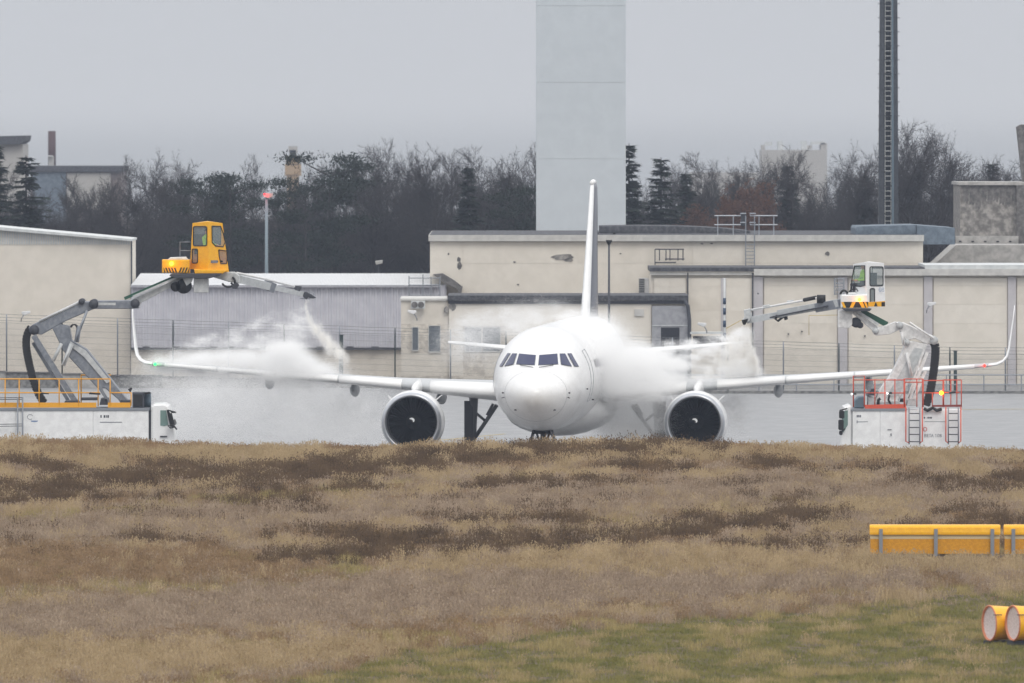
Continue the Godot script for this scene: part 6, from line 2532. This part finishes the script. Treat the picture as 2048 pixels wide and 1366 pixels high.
func airfield_furniture():
	for q in [[1740, 2001, [1762, 1872, 1985], "long yellow airfield sign seen from behind, standing whole in the grass"], [2008.5, 2270, [2027, 2140, 2250], "yellow airfield sign seen from behind, beside the end of the long one"]]:
		var d := distance_of_row(1112, 1870)
		var t := thing("airfield_sign", q[3], "sign", Vector3(((q[0] + q[1]) * 0.5 - 1024) * d / FOCAL, bank(((q[0] + q[1]) * 0.5 - 1024) * d / FOCAL, d), -d), "yellow airfield signs")
		var st := mb()
		var x0: float = at(q[0] + 1.5, 0, d).x
		var x1: float = at(q[1] - 1.5, 0, d).x
		var y: Callable = func(py): return at(0, py, d).y
		block(st, Vector3(x0, y.call(1108.0), -d - 0.3), Vector3(x1, y.call(1078.0), -d))
		obj("lower_panel", st, M.sign_low, t)
		st = mb()
		block(st, Vector3(x0, y.call(1078.0), -d - 0.3), Vector3(x1, y.call(1070.0), -d + 0.01))
		obj("light_strip", st, M.pale_strip, t)
		st = mb()
		# rounded hood
		var prof := [[0.08, y.call(1069.5)], [0.085, y.call(1065.0)], [0.06, y.call(1055.0)], [0.0, y.call(1051.0)], [-0.15, y.call(1049.5)], [-0.32, y.call(1052.0)], [-0.36, y.call(1069.5)]]
		var rings := []
		for e in [[x0 - 0.025, 0.92], [x0, 1.0], [x1, 1.0], [x1 + 0.025, 0.92]]:
			var ring := []
			for p in prof:
				ring.append(Vector3(e[0], lerpf(y.call(1062.0), p[1], e[1]), -d + p[0] * e[1]))
			rings.append(ring)
		loft(st, rings)
		obj("hood", st, M.yellow, t)
		for px in q[2]:
			st = mb()
			var xc: float = at(px, 0, d).x
			var foot := bank(xc, d) - 0.1
			block(st, Vector3(xc - 0.055, foot, -d + 0.005), Vector3(xc + 0.055, y.call(1058.0), -d + 0.14))
			obj("post", st, M.galvanised, t)
	# two drums lying with their pale ends towards the left
	for k in 2:
		var px: float = [1980.0, 2027.0][k]
		var d: float = distance_of_row(1288, 1985) - k * 0.88
		var r := metres(36.5, d)
		var c := at(px, 1247, d)
		var t := thing("yellow_drum", ["yellow drum with pale round end lying in the grass, its barrel partly covered", "yellow drum with pale round end overlapping the barrel of its twin"][k], "drum", Vector3(c.x, bank(c.x, d), -d), "yellow drums in the grass")
		# axis points left and a little towards the viewer
		var ax := Vector3(-0.93, 0.0, 0.37).normalized()
		var b := Basis(ax.cross(Vector3.UP).normalized(), Vector3.UP, ax)
		var st := mb(true)
		lathe(st, c, b, [[-0.62, 0.0], [-0.62, r * 0.86], [-0.55, r * 0.9], [-0.1, r * 0.96], [0.0, r]], 36)
		obj("shell", st, M.yellow, t)
		st = mb(true)
		lathe(st, c, b, [[0.0, r], [0.025, r * 0.985], [0.03, r * 0.95], [0.02, r * 0.9], [-0.02, r * 0.88]], 36)
		obj("rim", st, M.drum_rim, t)
		st = mb(true)
		lathe(st, c, b, [[-0.02, r * 0.88], [-0.05, r * 0.5], [-0.055, 0.0]], 36)
		obj("face", st, M.drum_face, t)
		st = mb()
		bar(st, c + b * Vector3(r * 0.35, r * 0.94, -0.02), c + b * Vector3(r * 0.7, r * 0.7, -0.22), 0.03, 0.03)
		bar(st, c + b * Vector3(-r * 0.2, r * 0.5, -0.05) + Vector3(0, 0, 0.4), c + b * Vector3(-r * 0.2, r * 0.5, -0.3) + Vector3(0, 0, 0.42), 0.025, 0.025)
		obj("clasp", st, M.dark_grey, t)
		st = mb()
		for s in [-0.08, -0.5]:
			box(st, c + ax * s + Vector3(0, -r - 0.04, 0), Vector3(0.08, 0.14, 0.5), b)
		obj("cradle", st, M.dark_grey, t)

# ---------------------------------------------------------------- steam and spray: clouds of fine white droplets
func droplets(sd: int, count: int, size: float, stretch: Vector3, wisp: float) -> Mesh:
	rng.seed = sd
	var st := mb()
	var made := 0
	while made < count:
		var c := Vector3(rng.randfn(), rng.randfn(), rng.randfn()) * 0.42
		if lump.get_noise_3d(c.x * 1.7 + sd * 9.0, c.y * 1.7, c.z * 1.7) < rng.randf_range(-0.5, 0.5) * (1.0 - wisp) + wisp * 0.12:
			continue
		made += 1
		var b := Basis(any_way(), rng.randf() * TAU)
		var s := size * rng.randf_range(0.7, 1.3)
		c *= stretch
		tri(st, c + b * Vector3(s, 0, 0), c + b * Vector3(-0.5 * s, 0.87 * s, 0), c + b * Vector3(-0.5 * s, -0.87 * s, 0), b.z)
	st.generate_normals()
	return st.commit()

func cloud_of(called: String, label: String, category: String, meshes: Array, puffs: Array, m: Material):
	# puffs: [place, size]; one node for each shape of puff
	for v in meshes.size():
		var mine := []
		for i in puffs.size():
			if i % meshes.size() == v:
				mine.append(puffs[i])
		if mine.is_empty():
			continue
		var mm := MultiMesh.new()
		mm.transform_format = MultiMesh.TRANSFORM_3D
		mm.mesh = meshes[v]
		mm.instance_count = mine.size()
		for i in mine.size():
			var s: Vector3 = mine[i][1] if mine[i][1] is Vector3 else Vector3.ONE * mine[i][1]
			mm.set_instance_transform(i, Transform3D(Basis(Vector3.UP, rng.randf() * TAU) * Basis.from_scale(s), mine[i][0]))
		var o := MultiMeshInstance3D.new()
		o.name = numbered(called)
		o.multimesh = mm
		o.material_override = m
		add_child(o)
		tag(o, label, category, label, "stuff")

func edge_distance(px: float) -> float:
	# how far off the wings' leading edge is along this picture column
	return along([[260.0, 420.2], [300.0, 420.0], [600.0, 415.8], [1000.0, 410.8], [1120.0, 410.0], [1300.0, 411.2], [1500.0, 413.2], [1960.0, 417.5]], px)

func fill(puffs: Array, outline: Array, d0: float, d1: float, count: int, size0: float, size1: float, wisp: float):
	# strew puffs over an outline given in picture pixels, at distances d0 to d1, thinned out by noise into billows
	var poly := PackedVector2Array()
	var lo := Vector2(1e9, 1e9)
	var hi := Vector2(-1e9, -1e9)
	for p in outline:
		var v := Vector2(p[0], p[1])
		poly.append(v)
		lo = lo.min(v)
		hi = hi.max(v)
	var made := 0
	var tries := 0
	while made < count and tries < count * 60:
		tries += 1
		var p := Vector2(rng.randf_range(lo.x, hi.x), rng.randf_range(lo.y, hi.y))
		if not Geometry2D.is_point_in_polygon(p, poly):
			continue
		if lump.get_noise_3d(p.x * 0.03, p.y * 0.042, d0) < wisp * rng.randf():
			continue
		made += 1
		puffs.append([at(p.x, p.y, edge_distance(p.x) + rng.randf_range(d0, d1)), rng.randf_range(size0, size1)])

func steam_and_spray():
	var mist := plain(Color(1.0, 1.0, 1.0), 1.0)
	mist.specular_mode = BaseMaterial3D.SPECULAR_DISABLED
	mist.backlight_enabled = true
	mist.backlight = Color(1, 1, 1)
	var fluid := plain(Color(0.985, 0.974, 0.952), 1.0)
	fluid.specular_mode = BaseMaterial3D.SPECULAR_DISABLED
	fluid.backlight_enabled = true
	fluid.backlight = Color(1, 1, 1)
	var fine := []
	for k in 6:
		fine.append(droplets(501 + k, 1700, 0.010, Vector3(1.45, 0.65, 1.45), 0.85))
	var thin := []
	for k in 4:
		thin.append(droplets(551 + k, 7000, 0.0055, Vector3(1.4, 0.8, 1.4), 0.5))
	rng.seed = 61
	# over the wing under the yellow cab: distances are metres behind the wing's leading edge
	var p := []
	fill(p, [[300, 740], [318, 722], [420, 712], [520, 706], [575, 700], [612, 716], [650, 742], [690, 757], [560, 756], [400, 745]], -0.6, 2.4, 560, 0.25, 0.55, 0.15)
	fill(p, [[470, 745], [490, 706], [560, 690], [600, 700], [650, 742], [690, 757], [600, 757]], -0.6, 2.0, 230, 0.22, 0.5, 0.15)
	fill(p, [[535, 745], [545, 690], [565, 660], [590, 668], [612, 705], [640, 738]], 0.0, 2.2, 150, 0.2, 0.42, 0.3)
	fill(p, [[320, 715], [360, 690], [430, 665], [500, 655], [530, 625], [590, 608], [612, 640], [590, 700], [450, 715]], 0.3, 3.0, 210, 0.18, 0.42, 0.7)
	fill(p, [[560, 640], [600, 600], [640, 660], [690, 715], [690, 745], [620, 715]], 0.3, 2.0, 40, 0.2, 0.45, 0.6)
	cloud_of("steam", "white steam rolling off the wing below the yellow cab", "steam", fine, p, mist)
	p = []
	fill(p, [[290, 742], [330, 715], [470, 700], [580, 690], [640, 740], [690, 757], [560, 757], [400, 746]], -0.5, 3.0, 150, 0.5, 0.95, 0.1)
	fill(p, [[285, 748], [640, 762], [760, 800], [760, 868], [330, 880]], 1.0, 12.0, 210, 0.7, 1.5, 0.3)
	cloud_of("steam", "thin veil of mist drifting over the apron below the wing", "steam", thin, p, mist)
	# over and behind the fuselage
	p = []
	fill(p, [[915, 645], [960, 625], [1080, 612], [1150, 618], [1225, 655], [1180, 672], [1090, 655], [1000, 668], [940, 668]], 5.0, 14.0, 60, 0.5, 0.9, 0.3)
	fill(p, [[1150, 640], [1210, 650], [1270, 690], [1310, 755], [1240, 785], [1195, 760], [1180, 700]], -3.5, 6.0, 250, 0.45, 0.95, 0.0)
	fill(p, [[1185, 700], [1330, 730], [1345, 780], [1300, 800], [1200, 805]], -2.5, 1.5, 170, 0.4, 0.8, 0.1)
	fill(p, [[1195, 770], [1330, 770], [1330, 868], [1205, 868]], -1.5, 7.0, 130, 0.5, 1.0, 0.2)
	fill(p, [[890, 660], [990, 665], [985, 720], [900, 710]], 14.0, 22.0, 22, 0.6, 1.1, 0.3)
	cloud_of("steam", "smooth white steam hanging over the airliner's fuselage and wing root", "steam", thin, p, mist)
	p = []
	fill(p, [[915, 640], [960, 618], [1080, 606], [1150, 612], [1225, 650], [1300, 690], [1290, 705], [1180, 660], [1000, 655], [940, 660]], 3.0, 10.0, 120, 0.18, 0.42, 0.5)
	fill(p, [[1230, 700], [1300, 700], [1400, 735], [1505, 735], [1516, 750], [1440, 768], [1320, 780], [1230, 785]], -0.3, 2.4, 680, 0.22, 0.5, 0.12)
	fill(p, [[1290, 705], [1400, 676], [1492, 655], [1515, 745], [1400, 740], [1320, 740]], 0.1, 2.2, 640, 0.15, 0.34, 0.55)
	fill(p, [[1326, 692], [1345, 660], [1362, 668], [1372, 690], [1405, 682], [1430, 668], [1445, 690], [1340, 705]], 0.5, 2.5, 60, 0.16, 0.3, 0.5)
	fill(p, [[1455, 790], [1478, 790], [1500, 868], [1460, 868]], 0.0, 2.0, 40, 0.3, 0.6, 0.2)
	cloud_of("steam", "torn white wisps of steam tumbling from the wing below the white cab", "steam", fine, p, mist)
	# the jets themselves
	var drops := [droplets(601, 2600, 0.010, Vector3(0.5, 0.8, 0.5), 0.2), droplets(602, 2600, 0.010, Vector3(0.5, 0.8, 0.5), 0.3)]
	rng.seed = 71
	p = []
	var jet := [[613, 600], [612, 614], [614, 628], [622, 645], [636, 663], [654, 683], [674, 703], [694, 718]]
	for i in jet.size() - 1:
		for k in 14:
			var u := (k + rng.randf()) / 14.0
			var s := (i + u) / (jet.size() - 1)
			var w: float = [0.09, 0.10, 0.13, 0.2, 0.3, 0.34, 0.26, 0.08][i]
			p.append([at(lerpf(jet[i][0], jet[i + 1][0], u), lerpf(jet[i][1], jet[i + 1][1], u), lerpf(414.0, 416.0, s)) + Vector3(rng.randfn(), rng.randfn(), rng.randfn()) * w * 0.35, Vector3.ONE * w * 1.3])
	cloud_of("deicing_spray", "curved white jet of fluid falling from the grey boom's nozzle", "spray", drops, p, fluid)
	p = []
	for i in 330:
		var u := pow(rng.randf(), 0.7)
		var edge := rng.randf() < 0.4
		var v := 1.0 - 0.12 * rng.randf() if edge else rng.randf()
		# a fan from the nozzle: its right edge falls on the wing at column 1515
		var right := Vector2(1490, 652).lerp(Vector2(1515, 752), u) + Vector2(5.0 * sin(u * PI), 0)
		var left := Vector2(1486, 652).lerp(Vector2(1410, 748), u)
		var q := left.lerp(right, v)
		p.append([at(q.x, q.y, lerpf(412.2, 414.2, u)) + Vector3(rng.randfn(), rng.randfn(), rng.randfn()) * 0.05, Vector3.ONE * lerpf(0.12, 0.42, u) * (0.7 if edge else 1.0)])
	cloud_of("deicing_spray", "fan of white fluid falling from the light boom's nozzle onto the wing", "spray", drops, p, fluid)

# ---------------------------------------------------------------- grass and weeds on the bank
# kinds: 0 straw, 1 grey mauve dry weeds, 2 dark brown weeds, 3 short green, 4 olive yellow, 5 warm brown
const BANDS := [
	[2, 1.0, [[-300, 1005, 38], [0, 985, 36], [150, 968, 36], [300, 955, 34], [500, 952, 36], [700, 938, 36], [860, 922, 30], [1000, 908, 24], [1200, 898, 20], [1330, 893, 18], [1450, 897, 12]]],
	[2, 0.9, [[520, 1116, 14], [700, 1106, 24], [850, 1098, 28], [1000, 1086, 26], [1150, 1078, 24], [1300, 1062, 22], [1450, 1048, 22], [1600, 1034, 16], [1720, 1030, 10]]],
	[0, 0.95, [[-300, 1335, 45], [0, 1330, 42], [300, 1325, 34], [600, 1318, 22], [820, 1292, 8]]],
	[2, 0.8, [[1850, 972, 8], [1950, 975, 14], [2100, 966, 14], [2400, 960, 14]]],
	[2, 0.6, [[1540, 1094, 10], [1640, 1090, 20], [1720, 1086, 16]]],
	[2, 0.5, [[1560, 940, 8], [1700, 942, 12], [1850, 936, 8]]],
	[4, 0.9, [[-300, 1060, 9], [0, 1040, 9], [150, 1030, 8], [300, 1014, 9], [500, 1002, 9], [700, 985, 8], [900, 968, 7], [1090, 945, 6]]],
	[4, 0.6, [[1000, 1062, 8], [1200, 1048, 9], [1400, 1022, 9], [1600, 1008, 8], [1900, 1004, 8]]],
	[1, 0.8, [[-300, 1085, 26], [0, 1072, 26], [300, 1052, 28], [600, 1040, 26], [900, 1018, 26], [1200, 1000, 28], [1500, 985, 24], [2000, 1000, 24]]],
	[5, 0.9, [[-300, 1150, 42], [0, 1140, 40], [250, 1130, 36], [450, 1142, 28], [600, 1150, 16]]],
	[0, 0.9, [[760, 1138, 8], [1000, 1138, 14], [1250, 1134, 20], [1500, 1136, 22], [1800, 1132, 20], [2100, 1136, 20], [2400, 1136, 20]]],
	[1, 1.0, [[-300, 1265, 30], [150, 1245, 34], [400, 1228, 44], [700, 1212, 52], [1000, 1190, 44], [1300, 1180, 30], [1600, 1168, 20], [1850, 1166, 12]]],
	[0, 0.7, [[500, 1190, 10], [800, 1222, 14], [1100, 1190, 12], [1400, 1170, 14], [1700, 1160, 14]]],
	[3, 1.0, [[1720, 1222, 7], [1850, 1210, 9], [1950, 1202, 11], [2100, 1192, 12], [2400, 1190, 12]]],
	[4, 0.8, [[-300, 1190, 12], [0, 1188, 12], [250, 1180, 10], [500, 1172, 8]]],
]

func kind_at(px: float, py: float) -> int:
	var jx := px + 30.0 * lump.get_noise_2d(px * 0.012, py * 0.03 + 7.0)
	var jy := py + 17.0 * lump.get_noise_2d(px * 0.008 + 90.0, py * 0.03) + 7.0 * lump.get_noise_2d(px * 0.05, py * 0.12) + rng.randfn() * 3.5
	# the green corner at the bottom right
	var edge := along([[480.0, 1420.0], [560.0, 1366.0], [850.0, 1302.0], [1150.0, 1260.0], [1500.0, 1234.0], [2048.0, 1198.0]], jx)
	if jy > edge:
		var g := lump.get_noise_2d(px * 0.005 + 300.0, py * 0.04)
		return 3 if g > -0.2 else (4 if g > -0.62 else 0)
	for b in BANDS:
		var pts = b[2]
		if jx < pts[0][0] or jx > pts[pts.size() - 1][0]:
			continue
		for i in pts.size() - 1:
			if jx <= pts[i + 1][0]:
				var t: float = (jx - pts[i][0]) / (pts[i + 1][0] - pts[i][0])
				var y := lerpf(pts[i][1], pts[i + 1][1], t)
				var h := lerpf(pts[i][2], pts[i + 1][2], t)
				if b[0] == 2:
					# tall weeds show above their foot, so the bed itself is narrower than the band, and it is broken into streaks
					y += 9.0
					h *= 0.62
					if lump.get_noise_2d(px * 0.007 + 11.0, py * 0.075) < -0.22:
						break
				if absf(jy - y) < h * rng.randf_range(0.8, 1.1) and rng.randf() < b[1] * 0.94:
					return b[0]
				break
	var n := lump.get_noise_2d(px * 0.0035 + 50.0, py * 0.026) + 0.3 * lump.get_noise_2d(px * 0.02, py * 0.1 + 20.0)
	if jy < 930.0:
		return 0 if n > -0.22 else 5
	if n > 0.24:
		return 0
	if n > -0.05:
		return 1
	if n > -0.3:
		return 5
	return 4 if jy > 1100.0 else 2

func tuft(sd: int, blades: int, high: float, wide: float, spread: float, lean: float, heads: bool) -> Mesh:
	rng.seed = sd
	var st := mb()
	for i in blades:
		var w := rng.randf() * TAU
		var r := sqrt(rng.randf()) * spread
		var p := Vector3(cos(w) * r, -0.03, sin(w) * r)
		var h := high * rng.randf_range(0.45, 1.1)
		var a := rng.randf() * TAU
		var tip := p + Vector3(cos(a) * lean * h * rng.randf(), h, sin(a) * lean * h * rng.randf())
		var f := rng.randf() * TAU
		var s := Vector3(cos(f), 0, sin(f)) * wide * 0.5
		var g := rng.randf_range(0.86, 1.14)
		st.set_color(Color(g, g, g))
		var mid := p.lerp(tip, 0.55) + Vector3(cos(a), 0, sin(a)) * lean * h * -0.12
		tri(st, p - s, p + s, mid + s * 0.8, s.cross(Vector3.UP))
		tri(st, p - s, mid + s * 0.8, mid - s * 0.8, s.cross(Vector3.UP))
		tri(st, mid - s * 0.8, mid + s * 0.8, tip, s.cross(Vector3.UP))
		if heads and i % 2 == 0:
			for k in 3:
				var e := tip + any_way() * 0.035
				tri(st, tip - s * 1.2 - Vector3(0, 0.04, 0), tip + s * 1.2, e, s.cross(Vector3.UP))
	st.generate_normals()
	return st.commit()

func grass():
	var kinds := [
		["straw_grass", "pale straw coloured dry grass on the bank", [Color(0.40, 0.30, 0.17), Color(0.53, 0.41, 0.25)], [tuft(811, 26, 0.30, 0.014, 0.22, 0.5, false), tuft(812, 26, 0.36, 0.012, 0.2, 0.4, true)]],
		["dry_weeds", "grey mauve withered weeds on the bank", [Color(0.32, 0.24, 0.17), Color(0.46, 0.36, 0.265)], [tuft(821, 24, 0.32, 0.013, 0.24, 0.5, true), tuft(822, 24, 0.26, 0.015, 0.22, 0.7, true)]],
		["dark_weeds", "dark brown withered weeds in bands across the bank", [Color(0.10, 0.066, 0.038), Color(0.19, 0.128, 0.075)], [tuft(831, 24, 0.36, 0.014, 0.24, 0.35, true), tuft(832, 22, 0.42, 0.013, 0.2, 0.3, true)]],
		["green_grass", "short green grass on the near slope", [Color(0.165, 0.170, 0.048), Color(0.28, 0.25, 0.085)], [tuft(841, 30, 0.11, 0.014, 0.26, 0.7, false), tuft(842, 28, 0.15, 0.013, 0.24, 0.7, false)]],
		["olive_grass", "yellowish olive grass in strips on the bank", [Color(0.32, 0.265, 0.11), Color(0.43, 0.345, 0.16)], [tuft(851, 28, 0.18, 0.014, 0.24, 0.6, false), tuft(852, 28, 0.22, 0.013, 0.22, 0.6, false)]],
		["brown_grass", "warm brown matted dry grass on the bank", [Color(0.27, 0.178, 0.095), Color(0.38, 0.265, 0.155)], [tuft(861, 26, 0.26, 0.014, 0.24, 0.6, false), tuft(862, 26, 0.32, 0.013, 0.22, 0.5, true)]],
	]
	rng.seed = 4242
	var spots := []
	for k in kinds.size() * 2:
		spots.append([])
	var d := 258.0
	var sign_at := distance_of_row(1112, 1870)
	while d < 392.5:
		# rows close enough together that one hides the foot of the next
		var half := 1150.0 * d / FOCAL + 1.0
		var x := -half
		while x < half:
			var xx := x + rng.randf_range(-0.12, 0.12)
			var dd := d + rng.randf_range(-0.3, 0.3)
			var h := bank(xx, dd)
			var px := 1024.0 + xx * FOCAL / dd
			var py := HORIZON + (EYE - h) * FOCAL / dd
			var k := kind_at(px, py)
			if dd > 388.0 and k == 3:
				k = 0
			x += rng.randf_range(0.13, 0.26)
			if px > 1735.0 and dd > sign_at - 3.0 and dd < sign_at + 0.2 and rng.randf() < 0.8:
				continue
			spots[k * 2 + rng.randi() % 2].append([Vector3(xx, h, -dd), px, py])
		d += 0.42
	for k in kinds.size():
		var m := plain(Color.WHITE, 0.95)
		m.metallic_specular = 0.2
		m.vertex_color_use_as_albedo = true
		m.backlight_enabled = true
		m.backlight = Color(0.35, 0.35, 0.35)
		for v in 2:
			var list = spots[k * 2 + v]
			if list.is_empty():
				continue
			var mm := MultiMesh.new()
			mm.transform_format = MultiMesh.TRANSFORM_3D
			mm.use_colors = true
			mm.mesh = kinds[k][3][v]
			mm.instance_count = list.size()
			for i in list.size():
				var s := rng.randf_range(0.65, 1.25)
				var n := lump.get_noise_2d(list[i][1] * 0.011, list[i][2] * 0.07)
				s *= 1.0 + 0.35 * n
				mm.set_instance_transform(i, Transform3D(Basis(Vector3.UP, rng.randf() * TAU).scaled(Vector3(1.0, s, 1.0)), list[i][0]))
				var c: Color = kinds[k][2][0].lerp(kinds[k][2][1], clampf(0.5 + 0.9 * n + rng.randfn() * 0.10, -0.3, 1.4))
				mm.set_instance_color(i, c)
			var o := MultiMeshInstance3D.new()
			o.name = numbered(kinds[k][0])
			o.multimesh = mm
			o.material_override = m
			add_child(o)
			tag(o, kinds[k][1], "grass", kinds[k][1], "stuff")
